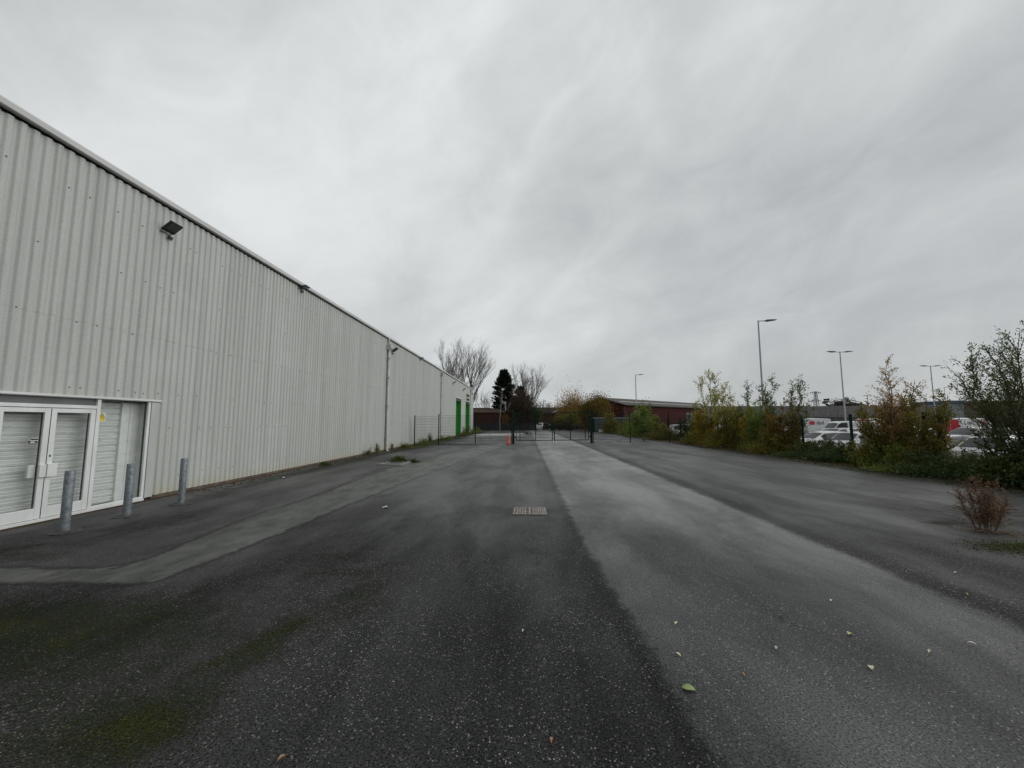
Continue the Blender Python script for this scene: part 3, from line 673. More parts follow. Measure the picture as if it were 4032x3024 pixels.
def fence(name, label, pts, heights, post_w=0.06, wire=0.0052):
    t = thing(name, label, 'fence', (pts[0][0], pts[0][1], 0))
    x0, y0 = pts[0]
    for (x, y), h in zip(pts, heights):
        ang = 0
        p = MB().box(-post_w / 2, post_w / 2, -post_w / 2, post_w / 2, -0.1 + (-0.0), h)
        p.box(-post_w / 2 - 0.004, post_w / 2 + 0.004, -post_w / 2 - 0.004, post_w / 2 + 0.004, h, h + 0.02)
        o = p.build('post', M_FENCE, t); o.location = (x - x0, y - y0, ground_z(x, y))
    for (a, b_), h1, h2 in zip(zip(pts[:-1], pts[1:]), heights[:-1], heights[1:]):
        dx, dy = b_[0] - a[0], b_[1] - a[1]; L = math.hypot(dx, dy)
        mp = MB(); mesh_panel(mp, L - post_w, 0.06, min(h1, h2) - 0.03, w=wire)
        o = mp.build('mesh_panel', M_WIRE, t); an = math.atan2(dy, dx)
        o.location = (a[0] - x0 + math.cos(an) * post_w / 2, a[1] - y0 + math.sin(an) * post_w / 2, 0); o.rotation_euler = (0, 0, an)
    return t
fence('mesh_fence', 'green weldmesh fence between the warehouse wall and the gate', [(-8.0, 28.0), (-6.34, 28.37), (-3.76, 29.08), (-1.12, 30.45)], [2.12, 2.22, 2.18, 2.4])
fence('mesh_fence', 'green weldmesh fence running right from the gate towards the shrubs', [(5.45, 32.25), (8.54, 32.7), (11.75, 32.83), (14.05, 33.3)], [2.5, 2.55, 2.45, 2.2])
fence('mesh_fence', 'green weldmesh fence behind the right hand shrubs along the car park', [(14.05, y_) for y_ in (5.2, 8.3, 11.3, 14.38, 17.53, 20.54, 23.59, 26.61, 29.35, 33.30, 36.4, 39.5, 42.6, 45.7, 48.8, 51.9, 55.0, 58.1)], [2.0] * 18, 0.075, 0.0022)
ga = thing('gate', 'tall dark green double leaf metal gate, closed and locked', 'gate', (-0.99, 30.5, 0), math.atan2(1.7, 6.28))
GL = math.hypot(1.7, 6.28)
for x, h in ((0, 2.62), (GL, 2.62)):
    p = MB().box(x - 0.075, x + 0.075, -0.075, 0.075, -0.1, h); p.box(x - 0.08, x + 0.08, -0.08, 0.08, h, h + 0.02); p.build('gate_post', M_FENCE, ga, bevel=0.006)
for k, (a, b_) in enumerate(((0.20, GL / 2 - 0.045), (GL / 2 + 0.045, GL - 0.20))):
    g = MB(); z0, z1, w = 0.20, 2.47, 0.05
    outer = a if k == 0 else b_; sgn = 1 if k == 0 else -1
    for x in (a + 0.025, b_ - 0.025, outer + sgn * 0.33, (a + b_) / 2 + sgn * 0.10):
        g.box(x - w / 2, x + w / 2, -w / 2, w / 2, z0, z1)
    g.box(a, b_, -w / 2 + 0.002, w / 2 - 0.002, z1 - w, z1 - 0.001); g.box(a, b_, -w / 2 + 0.002, w / 2 - 0.002, z0 + 0.001, z0 + w)
    go = g.build('gate_leaf', M_FENCE, ga)
    mi = MB(); mesh_panel(mi, b_ - a - 0.06, z0 + 0.05, z1 - 0.05); mo_ = mi.build('mesh_infill', M_WIRE, go); mo_.location = (a + 0.03, 0, 0)
    for z in (0.5, 2.1): MB().box(min(outer, outer - sgn * 0.14), max(outer, outer - sgn * 0.14), -0.025, 0.025, z - 0.04, z + 0.04).build('hinge', M_FENCE, go)
    xb = (b_ - 0.06) if k == 0 else (a + 0.06)
    bo = MB(); bo.tube([(xb, -0.045, 0.03), (xb, -0.045, 0.95)], 0.014, 8); bo.box(xb - 0.03, xb + 0.03, -0.06, -0.02, 0.28, 0.33); bo.box(xb - 0.03, xb + 0.03, -0.06, -0.02, 0.68, 0.73)
    bo.build('drop_bolt', M_FENCE, go)
MB().box(GL / 2 - 0.17, GL / 2 + 0.15, -0.06, 0.06, 1.14, 1.46).build('lock_box', M_FENCE, ga, bevel=0.006)

# ---- traffic cone
cn = thing('traffic_cone', 'orange plastic traffic cone beside the left gate post', 'cone', (-1.36, 30.1, 0), R(12))
M_ORANGE = pm('cone_orange', (0.62, 0.09, 0.025), (0.48, 0.07, 0.02), 7, 0.5)
c1 = MB(); c1.lathe([(0.155, 0.035), (0.15, 0.06), (0.135, 0.075), (0.032, 0.74), (0.028, 0.75), (0.001, 0.75)], 28); c1.build('body', M_ORANGE, cn, smooth=True)
c2 = MB(); c2.box(-0.20, 0.20, -0.20, 0.20, 0.0, 0.036); c2.build('base', pm('cone_base', (0.40, 0.06, 0.02), (0.2, 0.04, 0.02), 6, 0.6), cn, bevel=0.012)

# ---- drain grate, manhole
gt = thing('drain_grate', 'rusty pale square drain grate sunk in the tarmac', 'drain', (0.065, 7.66, 0))
M_IRON = pm('worn_iron', (0.30, 0.265, 0.24), (0.15, 0.125, 0.105), 14, 0.6, metal=0.2)
f = MB(); a = 0.305
f.box(-a, a, -a, -a + 0.035, 0, 0.014); f.box(-a, a, a - 0.035, a, 0, 0.014); f.box(-a, -a + 0.03, -a + 0.035, a - 0.035, 0, 0.014); f.box(a - 0.03, a, -a + 0.035, a - 0.035, 0, 0.014); f.box(-0.02, 0.02, -a + 0.035, a - 0.035, 0, 0.0138)
f.build('frame', M_IRON, gt)
b = MB(); xb = [-0.235, -0.185, -0.135, -0.085, 0.07, 0.115, 0.16, 0.205, 0.25]
for i, x in enumerate(xb): b.box(x - 0.014, x + 0.014, -a + 0.0352, a - 0.0352, 0.0, 0.0125)
for x0, x1, yy in ((-0.27, -0.15, 0.03), (-0.12, -0.02, -0.09), (0.02, 0.10, 0.10), (0.12, 0.27, -0.02), (-0.13, -0.05, 0.16)): b.box(x0, x1, yy - 0.016, yy + 0.016, 0.0, 0.0122)
b.build('bars', M_IRON, gt)
MB().box(-a - 0.022, a + 0.022, -a - 0.022, a + 0.022, -0.0, 0.004).build('pit', M_BLACK, gt)
mh = thing('manhole_cover', 'grey concrete manhole slab in the tarmac near the warehouse wall', 'manhole', (-5.32, 15.95, 0), R(-8))
s_ = MB().box(-0.52, 0.52, -0.58, 0.58, -0.02, 0.035); s_.build('surround', pm('slab', (0.22, 0.22, 0.205), (0.14, 0.14, 0.13), 6, 0.85, bump=.3), mh, bevel=0.012)
MB().box(-0.30, 0.36, -0.34, 0.30, 0.035, 0.041).build('cover', M_DARKGREY, mh)

# ================================================================== vegetation builders
def npv(v): return np.array(v, float)

DENSE = 1.65
def shrub(name, label, cat, x, y, h, r, stems, leaves, leaf, mat, seed, group=None, lean=(0, 0), low=0.35, twigs=9, z=0.0, barkmat=None, up=0.75, droop=0.0, stem_r=0.018, bare=0.25, width=0.42, sq=1.0, shoot=1.0, wind=0.0, part_names=('stems', 'foliage')):
    rng = np.random.default_rng(seed); rd = random.Random(seed)
    t = thing(name, label, cat, (x, y, z + float(ground_z(np.array(x), np.array(y)))), 0, group)
    st = MB(); segs = []
    for i in range(stems):
        ang = rd.uniform(0, 2 * math.pi); rr = r * math.sqrt(rd.random()) * 0.95
        hh = h * (rd.uniform(0.55, 1.0) if i else 1.0)
        b0 = Vector((math.cos(ang) * rr * 0.35, math.sin(ang) * rr * 0.35 * sq, 0))
        tip = Vector((math.cos(ang) * rr + lean[0] * hh, math.sin(ang) * rr * sq + lean[1] * hh, hh * (1 - 0.25 * (rr / max(r, .01)) ** 2 * (1 - up))))
        if i == 0: tip = Vector((lean[0] * hh, lean[1] * hh, h))
        pts = []; n = 7
        for k in range(n + 1):
            s = k / n; p = b0.lerp(tip, s); bend = math.sin(s * math.pi) * 0.10 * h
            p += Vector((rd.uniform(-1, 1), rd.uniform(-1, 1), 0)) * 0.028 * h * (0.3 + s) + Vector((b0.x, b0.y, 0)) * bend * 0.4
            pts.append(p)
        sr = stem_r * (0.6 + 0.6 * hh / h)
        st.tube(pts, [sr * (1 - 0.85 * k / n) + 0.002 for k in range(n + 1)], 5)
        for k in range(n): 
            if (k + 0.5) / n > bare: segs.append((pts[k], pts[k + 1], 0.6))
        for j in range(twigs):
            s = rd.uniform(bare, 0.97); k = min(int(s * n), n - 1); p = pts[k].lerp(pts[k + 1], s * n - k)
            d = Vector((rd.uniform(-1, 1), rd.uniform(-1, 1), rd.uniform(0.15, 1.0) * up + 0.1)).normalized()
            L = h * rd.uniform(0.10, 0.24) * (1.15 - 0.75 * s) * shoot; d = (d + Vector((wind, 0, abs(wind) * 0.7))).normalized()
            q1 = p + d * L * 0.5 + Vector((0, 0, 0.03 * h * up)); q2 = q1 + d * L * 0.5 + Vector((0, 0, (0.05 * up - droop) * h * 0.5))
            st.tube([p, q1, q2], [sr * 0.35, sr * 0.22, 0.0015], 3, cap=False)
            segs += [(p, q1, 0.8), (q1, q2, 1.2)]
    st.build(part_names[0], barkmat or M_TWIG, t)
    leaves = int(leaves * DENSE); n1 = int(leaves * (1 - low)); n2 = leaves - n1
    A = npv([s[0] for s in segs]); B = npv([s[1] for s in segs]); w = npv([s[2] for s in segs]) * np.linalg.norm(B - A, axis=1)
    k = rng.choice(len(segs), n1, p=w / w.sum()); u = rng.random((n1, 1))
    P = A[k] + (B[k] - A[k]) * u + rng.normal(size=(n1, 3)) * leaf * 0.45
    D = (B[k] - A[k]); D /= np.maximum(np.linalg.norm(D, axis=1, keepdims=True), 1e-6); D = D * 0.7 + rng.normal(size=(n1, 3)) * 0.6
    D[:, 2] -= droop * 1.5
    tint = 0.5 * rng.random(n1) + 0.5 * ((np.sin(k * 12.9898) * 43758.5453) % 1.0)
    if n2 > 0:
        nc = max(5, int(14 * r)); cc = rng.random((nc, 3)); an = cc[:, 0] * 2 * np.pi; rad = np.sqrt(cc[:, 1]) * r * 0.95
        cen = np.stack([np.cos(an) * rad, np.sin(an) * rad * sq, (0.06 + 0.42 * cc[:, 2]) * h * (1 - 0.5 * (rad / r) ** 2)], -1)
        kk = rng.integers(0, nc, n2); P2 = cen[kk] + rng.normal(size=(n2, 3)) * np.array([0.20 * r + 0.06, 0.20 * r * sq + 0.06, 0.09 * h])
        P2[:, 2] = np.abs(P2[:, 2]) + 0.01
        D2 = rng.normal(size=(n2, 3)) + np.array([0, 0, 0.3])
        P = np.concatenate([P, P2]); D = np.concatenate([D, D2]); tint = np.concatenate([tint, 0.5 * rng.random(n2) + 0.5 * ((np.sin(kk * 78.233) * 43758.5453) % 1.0)])
    P[:, 2] = np.maximum(P[:, 2], 0.01)
    L = leaf * (0.6 + 0.8 * rng.random(len(P)))
    leaf_mesh(part_names[1], P, D, L, rng, mat, t, width, tint)
    return t

def crown_tree(name, label, cat, x, y, h, trunk_h, rx, rz, leaves, leaf, mat, seed, clumps=40, droop=0.0, bark=None, group=None, trunk_r=0.14, width=None):
    rng = np.random.default_rng(seed); rd = random.Random(seed)
    t = thing(name, label, cat, (x, y, 0), 0, group)
    tr = MB(); tr.tube([(0, 0, -0.1), (0.05, 0.02, trunk_h * 0.6), (0.0, 0.1, trunk_h), (0.05, 0.0, h * 0.8)], [trunk_r, trunk_r * 0.8, trunk_r * 0.65, trunk_r * 0.15], 8)
    cz = trunk_h + (h - trunk_h) * 0.5; hz = (h - trunk_h) * 0.5
    q = rng.normal(size=(clumps, 3)); q /= np.linalg.norm(q, axis=1, keepdims=True); q *= (0.45 + 0.55 * rng.random((clumps, 1)) ** 0.6)
    cen = q * np.array([rx, rx, hz]) + np.array([0, 0, cz])
    for c in cen[: clumps // 2]:
        tr.tube([(0, 0, trunk_h * rd.uniform(0.7, 1.2)), (c[0] * 0.5, c[1] * 0.5, (trunk_h + c[2]) / 2 + 0.1 * hz), tuple(c)], [trunk_r * 0.35, trunk_r * 0.2, 0.01], 4)
    tr.build('trunk', bark or M_BARK, t)
    k = rng.integers(0, clumps, leaves); sz = 0.18 + 0.16 * rng.random(clumps)
    P = cen[k] + rng.normal(size=(leaves, 3)) * (sz[k].reshape(-1, 1)) * np.array([rx, rx, hz * (1 + droop)]) - np.array([0, 0, droop * 0.25 * hz]) * rng.random((leaves, 1))
    P[:, 2] = np.maximum(P[:, 2], 0.05)
    D = rng.normal(size=(leaves, 3)) + np.array([0, 0, -2.2 * droop])
    tint = 0.45 * rng.random(leaves) + 0.55 * ((np.sin(k * 12.9898) * 43758.5453) % 1.0)
    leaf_mesh('crown', P, D, leaf * (0.6 + 0.8 * rng.random(leaves)), rng, mat, t, width or (0.5 if droop < 0.5 else 0.2), tint)
    return t

def bare_tree(label, x, y, h, spread, seed, trunk_h=0.28, limbs=7, depth=5, lean=(0, 0), ttop=0.16, group='bare trees beyond the yard'):
    rd = random.Random(seed)
    t = thing('bare_tree', label, 'tree', (x, y, 0), 0, group)
    tr = MB(); br = MB(); th = h * trunk_h
    tr.tube([(0, 0, -0.2), (lean[0] * th * 0.4, lean[1] * th * 0.4, th * 0.5), (lean[0] * th, lean[1] * th, th)], [h * 0.017, h * 0.014, h * 0.012], 8)
    tr.build('trunk', M_BARK, t)
    def grow(p, d, L, r, k):
        n = 3; pts = [p]; dd = d.copy()
        for i in range(n):
            dd = (dd + Vector((rd.uniform(-1, 1), rd.uniform(-1, 1), rd.uniform(-0.3, 0.6))) * 0.16).normalized()
            pts.append(pts[-1] + dd * L / n)
        rr = max(r, 0.009)
        br.tube(pts, [rr, rr * 0.85, rr * 0.72, rr * 0.55], 5 if k > 2 else 3, cap=False)
        if k == 0: return
        kids = 2 if k > 3 else 3
        for i in range(kids):
            s = rd.choice((1, 2, 3, 3)) if i else 3
            side = Vector((rd.uniform(-1, 1), rd.uniform(-1, 1), rd.uniform(-0.35, 0.5))) * (0.55 if i else 0.25)
            nd = (dd + side * spread + Vector((0, 0, 0.12))).normalized()
            grow(pts[s], nd, L * rd.uniform(0.62, 0.82), r * rd.uniform(0.5, 0.66) if i else r * 0.62, k - 1)
    for i in range(limbs):
        a = 2 * math.pi * (i + rd.uniform(-.3, .3)) / limbs; til = rd.uniform(0.12, 0.85) * spread
        d = Vector((math.cos(a) * til, math.sin(a) * til, 1.0)).normalized()
        s = rd.uniform(0.55, 1.0)
        grow(Vector((lean[0] * th * s, lean[1] * th * s, th * s)), d, h * rd.uniform(0.20, 0.27), h * 0.0075, depth)
    br.build('branches', M_TWIG, t)
    return t

GREEN = leafmat('leaf_green', [(0.082, 0.121, 0.024), (0.151, 0.212, 0.036), (0.253, 0.294, 0.061)])
DKGREEN = leafmat('leaf_dark', [(0.026, 0.044, 0.013), (0.049, 0.074, 0.020), (0.091, 0.118, 0.033)])
OLIVE = leafmat('leaf_olive', [(0.061, 0.076, 0.015), (0.122, 0.120, 0.020), (0.189, 0.159, 0.024), (0.293, 0.207, 0.037)])
GOLD = leafmat('leaf_gold', [(0.098, 0.109, 0.021), (0.218, 0.178, 0.023), (0.368, 0.259, 0.023), (0.460, 0.333, 0.046)])
RUST = leafmat('leaf_rust', [(0.066, 0.074, 0.017), (0.144, 0.102, 0.022), (0.228, 0.126, 0.022), (0.312, 0.186, 0.036)])
WILLOW = leafmat('leaf_willow', [(0.056, 0.074, 0.025), (0.112, 0.137, 0.047), (0.213, 0.224, 0.095)])
PALEYEL = leafmat('leaf_paleyellow', [(0.180, 0.196, 0.044), (0.360, 0.346, 0.074), (0.540, 0.496, 0.134)])
SALMON = leafmat('leaf_salmon', [(0.179, 0.113, 0.041), (0.374, 0.224, 0.083), (0.538, 0.344, 0.135)])
CONIFER = leafmat('needle_dark', [(0.009, 0.014, 0.009), (0.015, 0.024, 0.013), (0.028, 0.038, 0.018)])
BROWNTWIG = leafmat('brown_twig', [(0.030, 0.021, 0.014), (0.065, 0.043, 0.028), (0.11, 0.075, 0.048)])
GRASS = leafmat('grass_blade', [(0.035, 0.055, 0.010), (0.06, 0.085, 0.018), (0.11, 0.11, 0.035)])
DEADBR = leafmat('dead_plant', [(0.065, 0.032, 0.016), (0.15, 0.078, 0.040), (0.34, 0.23, 0.15)])

SG = 'shrubs along the right hand fence'
# far to near along the fence line
shrub('shrub', 'yellow green shrub at the far end of the fence by the container', 'shrub', 12.6, 58.0, 3.0, 1.7, 14, 5200, 0.16, OLIVE, 11, SG, low=0.5)
shrub('shrub', 'small upright green shrub just left of the tall bushy green one', 'shrub', 13.2, 50.0, 2.5, 1.3, 12, 4200, 0.14, GREEN, 12, SG, low=0.5)
shrub('shrub', 'tall bushy green shrub below the farthest single lamp post', 'shrub', 13.0, 44.0, 3.9, 1.65, 18, 9000, 0.15, GREEN, 13, SG, low=0.45)
shrub('shrub', 'low brownish bramble between two posts of the transverse fence', 'shrub', 12.9, 37.5, 1.55, 1.3, 16, 4200, 0.11, OLIVE, 14, SG, low=0.6)
shrub('shrub', 'dark blue green shrub behind the fence corner', 'shrub', 15.0, 36.5, 2.6, 1.3, 14, 4200, 0.11, DKGREEN, 15, SG, low=0.35)
shrub('shrub', 'low green bramble at the foot of the fence corner', 'shrub', 13.3, 31.5, 1.0, 1.0, 14, 3600, 0.09, GREEN, 16, SG, low=0.6)
shrub('shrub', 'bright golden shrub left of the tallest bare topped saplings', 'shrub', 13.5, 30.2, 2.85, 1.0, 17, 6400, 0.10, GOLD, 17, SG, low=0.3)
shrub('sapling', 'tall slender sapling with sparse pale yellow leaves above the golden shrub', 'sapling', 13.7, 29.6, 5.5, 1.25, 7, 2200, 0.11, PALEYEL, 18, SG, low=0.0, twigs=16, bare=0.42, stem_r=0.03)
shrub('sapling', 'shorter pale yellow sapling right of the tallest one', 'sapling', 14.6, 28.4, 4.2, 0.7, 4, 800, 0.11, PALEYEL, 19, SG, low=0.0, twigs=13, bare=0.45, stem_r=0.025)
shrub('shrub', 'yellowing leafy shrub between the fence corner and the golden shrub', 'shrub', 13.9, 32.4, 2.3, 0.9, 14, 4600, 0.10, OLIVE, 40, SG, low=0.3)
shrub('shrub', 'tall yellow green shrub right of the orange brown one', 'shrub', 13.8, 25.9, 2.8, 0.9, 15, 4800, 0.095, OLIVE, 41, SG, low=0.25)
shrub('shrub', 'golden tinged shrub just left of the green leafy shrub', 'shrub', 13.9, 24.7, 2.5, 0.85, 14, 4200, 0.095, GOLD, 42, SG, low=0.25)
shrub('shrub', 'orange brown shrub with tangled stems right of the golden shrub', 'shrub', 13.6, 27.6, 2.6, 1.0, 16, 4600, 0.095, OLIVE, 20, SG, low=0.25)
shrub('shrub', 'low olive bramble on the leaf litter below the orange brown shrub', 'shrub', 13.3, 27.0, 1.0, 1.25, 18, 4800, 0.085, OLIVE, 21, SG, low=0.6)
shrub('sapling', 'thin dark sapling with few leaves left of the near lamp post', 'sapling', 14.0, 25.3, 4.0, 0.55, 3, 420, 0.11, WILLOW, 22, SG, low=0.0, twigs=12, bare=0.45, stem_r=0.022)
shrub('shrub', 'green leafy shrub left of the rust coloured one', 'shrub', 13.7, 23.6, 3.0, 1.0, 16, 5200, 0.095, GREEN, 23, SG, low=0.25)
shrub('sapling', 'feathery green topped sapling rising from the green leafy shrub', 'sapling', 13.9, 22.6, 4.15, 0.65, 4, 800, 0.11, WILLOW, 24, SG, low=0.0, twigs=14, bare=0.4, stem_r=0.024)
shrub('shrub', 'rust coloured shrub in front of the tall near lamp post', 'shrub', 13.8, 21.5, 2.75, 0.95, 18, 5600, 0.09, RUST, 25, SG, low=0.2)
shrub('sapling', 'wispy grey green sapling on the right of the rust coloured shrub', 'sapling', 14.0, 20.9, 3.95, 0.7, 5, 800, 0.105, WILLOW, 26, SG, low=0.0, twigs=14, bare=0.4, stem_r=0.024, lean=(0.06, 0))
shrub('shrub', 'dark tangled brush beneath the rust coloured shrub', 'shrub', 13.5, 21.6, 1.3, 1.3, 20, 5600, 0.085, OLIVE, 27, SG, low=0.55)
shrub('bramble', 'low dark green bramble in front of the white hatchback', 'bramble', 13.5, 19.0, 0.85, 1.15, 22, 6000, 0.085, DKGREEN, 28, SG, low=0.65, sq=1.3)
shrub('bramble', 'low dark glossy bramble between two fence posts beside the orange tree', 'bramble', 13.5, 16.9, 0.95, 1.2, 22, 6400, 0.085, DKGREEN, 29, SG, low=0.65, sq=1.2)
shrub('young_tree', 'young tree with sparse salmon orange leaves leaning left', 'tree', 13.8, 15.2, 4.05, 0.95, 8, 2600, 0.08, SALMON, 30, SG, low=0.0, twigs=24, bare=0.3, stem_r=0.028, up=0.35, shoot=1.3, wind=-0.35, width=0.34)
shrub('shrub', 'olive brown bush around the foot of the salmon leaved tree', 'shrub', 13.6, 15.3, 2.35, 1.05, 22, 7200, 0.085, OLIVE, 31, SG, low=0.4)
shrub('shrub', 'mossy green bush right of the salmon leaved tree', 'shrub', 13.6, 13.9, 2.75, 0.75, 16, 5200, 0.08, OLIVE, 32, SG, low=0.3)
shrub('bramble', 'low green and brown bramble on the verge below the salmon tree', 'bramble', 13.2, 14.6, 0.95, 1.2, 22, 6000, 0.08, GREEN, 33, SG, low=0.65, sq=1.2)
shrub('bramble', 'dark bramble with arching canes left of the tall willow', 'bramble', 13.2, 12.4, 0.85, 1.3, 24, 6400, 0.075, DKGREEN, 34, SG, low=0.65, sq=1.2)
shrub('willow', 'tall grey green willow at the right edge leaning left', 'tree', 14.0, 11.0, 4.2, 1.2, 15, 9500, 0.085, WILLOW, 35, SG, low=0.12, twigs=22, bare=0.2, stem_r=0.028, lean=(-0.12, 0.06), up=0.95, width=0.3, shoot=1.5, wind=-0.55)
shrub('willow', 'second willow clump cut off by the right edge', 'tree', 14.2, 9.3, 3.8, 1.2, 13, 8500, 0.085, WILLOW, 36, SG, low=0.15, twigs=18, bare=0.2, stem_r=0.026, lean=(-0.04, 0.04), up=0.95, width=0.3, shoot=1.4, wind=-0.5)
shrub('shrub', 'dark bushy undergrowth below the tall willow', 'shrub', 13.4, 10.6, 1.9, 1.35, 22, 8200, 0.085, DKGREEN, 37, SG, low=0.5)
shrub('bramble', 'dark green bramble in the lower right corner of the hedge', 'bramble', 13.2, 8.8, 1.1, 1.4, 22, 6400, 0.08, DKGREEN, 38, SG, low=0.65, sq=1.2)
shrub('shrub', 'dark shrub nearest the camera at the right edge of the hedge', 'shrub', 13.6, 7.4, 2.2, 1.4, 18, 6400, 0.09, DKGREEN, 39, SG, low=0.5)

# the dead weed standing in its moss and litter
shrub('dead_weed', 'dead brown weed standing in moss at the right of the yard', 'weed', 7.16, 6.55, 0.84, 0.42, 14, 3000, 0.026, DEADBR, 50, None, low=0.0, twigs=26, bare=0.10, stem_r=0.0036, up=0.6, shoot=1.2, barkmat=pm('dead_stem', (0.13, 0.078, 0.048), (0.07, 0.042, 0.026), 8, 0.9), part_names=('stems', 'seed_heads'))
lt_ = MB(); rl = random.Random(4)
for i in range(60):
    x = 6.75 + rl.uniform(0, 0.9); y_ = 6.66 - 0.75 * (x - 6.75) + rl.gauss(0, 0.09); L = rl.uniform(0.08, 0.34); a_ = rl.gauss(-0.1, 0.6)
    lt_.tube([(x, y_, 0.012 + rl.random() * 0.03), (x + L * 0.5 * math.cos(a_), y_ + L * 0.5 * math.sin(a_), 0.02 + rl.random() * 0.04), (x + L * math.cos(a_), y_ + L * math.sin(a_), 0.012)], [0.005, 0.005, 0.002], 4)
tag(lt_.build('dead_stalks', pm('stalk', (0.19, 0.13, 0.085), (0.07, 0.05, 0.03), 9, 0.9)), 'broken dead stalks lying around the dead weed', 'stalks', kind='stuff')
# leaf litter along the hedge foot and the wall foot
def litter(name, n, fx, seed, leaf, mat, label):
    rng = np.random.default_rng(seed); P = np.array([fx(rng) for _ in range(n)])
    D = rng.normal(size=(n, 3)); D[:, 2] *= 0.25
    o = leaf_mesh(name, P, D, leaf * (0.5 + rng.random(n)), rng, mat, None, 0.55); tag(o, label, 'leaf litter', kind='stuff')
litter('leaf_litter', 5200, lambda g: (12.85 + g.normal() * 0.42, 4.5 + g.random() ** 0.8 * 32, 0.008 + 0.02 * g.random()), 60, 0.06, leafmat('litter', [(0.04, 0.022, 0.01), (0.09, 0.05, 0.018), (0.17, 0.11, 0.04)]), 'brown leaf litter along the foot of the hedge')
litter('verge_grass', 3200, lambda g: (12.2 + g.normal() * 0.40, 5 + g.random() ** 0.8 * 27, 0.004), 61, 0.07, leafmat('verge', [(0.035, 0.032, 0.008), (0.05, 0.055, 0.012), (0.09, 0.07, 0.02)]), 'thin mossy grass at the edge of the tarmac by the hedge')
litter('wall_moss', 2600, lambda g: (-8.08 + abs(g.normal()) * 0.20, 9 + g.random() * 50, 0.004), 62, 0.045, leafmat('wallmoss', [(0.03, 0.03, 0.008), (0.05, 0.05, 0.012), (0.08, 0.055, 0.025)]), 'moss and crumbs along the foot of the warehouse wall')

litter('moss_cushion', 3600, lambda g: (6.85 + g.normal() * 0.42, 5.68 + g.normal() * 0.16, 0.002 + 0.012 * g.random()), 63, 0.022, leafmat('moss_leaf', [(0.022, 0.030, 0.004), (0.05, 0.062, 0.008), (0.10, 0.11, 0.016)]), 'green moss cushions in front of the dead weed')
litter('moss_cushion', 2600, lambda g: (-2.2 + g.normal() * 0.26 , 2.27 + g.normal() * 0.15, 0.001 + 0.006 * g.random()), 64, 0.010, MATS['moss_leaf'], 'green moss cushions at the lower left corner of the tarmac')
litter('moss_cushion', 1500, lambda g: (lambda t: (-2.25 + 0.35 * t + g.normal() * 0.06, 2.75 + 0.8 * t + g.normal() * 0.05, 0.001 + 0.006 * g.random()))(g.random()), 65, 0.010, MATS['moss_leaf'], 'thin line of moss up the left of the dark tarmac')
# weeds along the wall
WG = 'weeds at the foot of the warehouse wall'
shrub('weed', 'tall grey buddleia weed against the wall left of the first downpipe', 'weed', -8.0, 20.9, 0.53, 0.14, 5, 143, 0.07, WILLOW, 70, WG, low=0.2, twigs=5, stem_r=0.006)
shrub('weed', 'fern like weed arching low against the wall near the manhole', 'weed', -8.02, 20.0, 0.29, 0.31, 6, 143, 0.07, WILLOW, 71, WG, low=0.1, twigs=6, stem_r=0.005, up=0.3)
shrub('weed', 'small weed at the base of the nearest downpipe', 'weed', -7.98, 23.25, 0.42, 0.14, 5, 121, 0.06, WILLOW, 72, WG, low=0.2, stem_r=0.005)
shrub('weed', 'low reddish weed on the ground past the first downpipe', 'weed', -7.75, 25.2, 0.36, 0.45, 12, 385, 0.06, OLIVE, 73, WG, low=0.6, stem_r=0.005)
shrub('weed', 'green weed behind the first fence post at the wall', 'weed', -7.7, 29.3, 0.47, 0.54, 12, 440, 0.07, GREEN, 74, WG, low=0.5, stem_r=0.006)
shrub('weed', 'tall dark weed at the wall behind the mesh fence', 'weed', -7.75, 31.8, 0.81, 0.32, 7, 231, 0.09, WILLOW, 75, WG, low=0.3, stem_r=0.008)
shrub('weed', 'sprawling weed at the base of the second downpipe', 'weed', -7.65, 36.6, 0.47, 0.72, 12, 495, 0.08, GREEN, 76, WG, low=0.6, stem_r=0.006)
shrub('weed', 'weed clump in front of the nearer green door', 'weed', -7.6, 47.5, 0.64, 0.81, 12, 440, 0.10, OLIVE, 77, WG, low=0.6, stem_r=0.008)
shrub('weed', 'tall weed between the two green doors', 'weed', -7.8, 51.5, 1.15, 0.63, 9, 385, 0.12, WILLOW, 78, WG, low=0.4, stem_r=0.01)
shrub('weed', 'weed clump in front of the farther green door', 'weed', -7.6, 56.2, 0.77, 0.99, 12, 495, 0.12, GREEN, 79, WG, low=0.6, stem_r=0.008)
shrub('weed', 'weed heap at the far corner of the warehouse', 'weed', -7.6, 60.8, 0.94, 0.72, 10, 385, 0.13, OLIVE, 80, WG, low=0.6, stem_r=0.008)
shrub('grass_tuft', 'bright green tuft on the back edge of the manhole slab', 'grass', -5.45, 16.6, 0.22, 0.33, 20, 560, 0.07, GRASS, 81, None, low=0.55, stem_r=0.003, barkmat=pm('grass_stem', (0.05, 0.07, 0.02), None, 5, 0.8), part_names=('stalks', 'blades'))
shrub('grass_tuft', 'small green tuft at the right corner of the manhole slab', 'grass', -4.68, 16.35, 0.14, 0.13, 10, 260, 0.05, GRASS, 82, None, low=0.5, stem_r=0.002, barkmat=MATS['grass_stem'], part_names=('stalks', 'blades'))
shrub('grass_tuft', 'little green tuft at the wall foot nearer than the manhole', 'grass', -7.85, 15.2, 0.12, 0.2, 10, 240, 0.05, GRASS, 83, None, low=0.5, stem_r=0.002, barkmat=MATS['grass_stem'], part_names=('stalks', 'blades'))
shrub('weed', 'faint dry weed by the right section of the transverse fence', 'weed', 9.9, 33.6, 0.5, 0.25, 6, 160, 0.05, OLIVE, 84, None, low=0.2, stem_r=0.005)

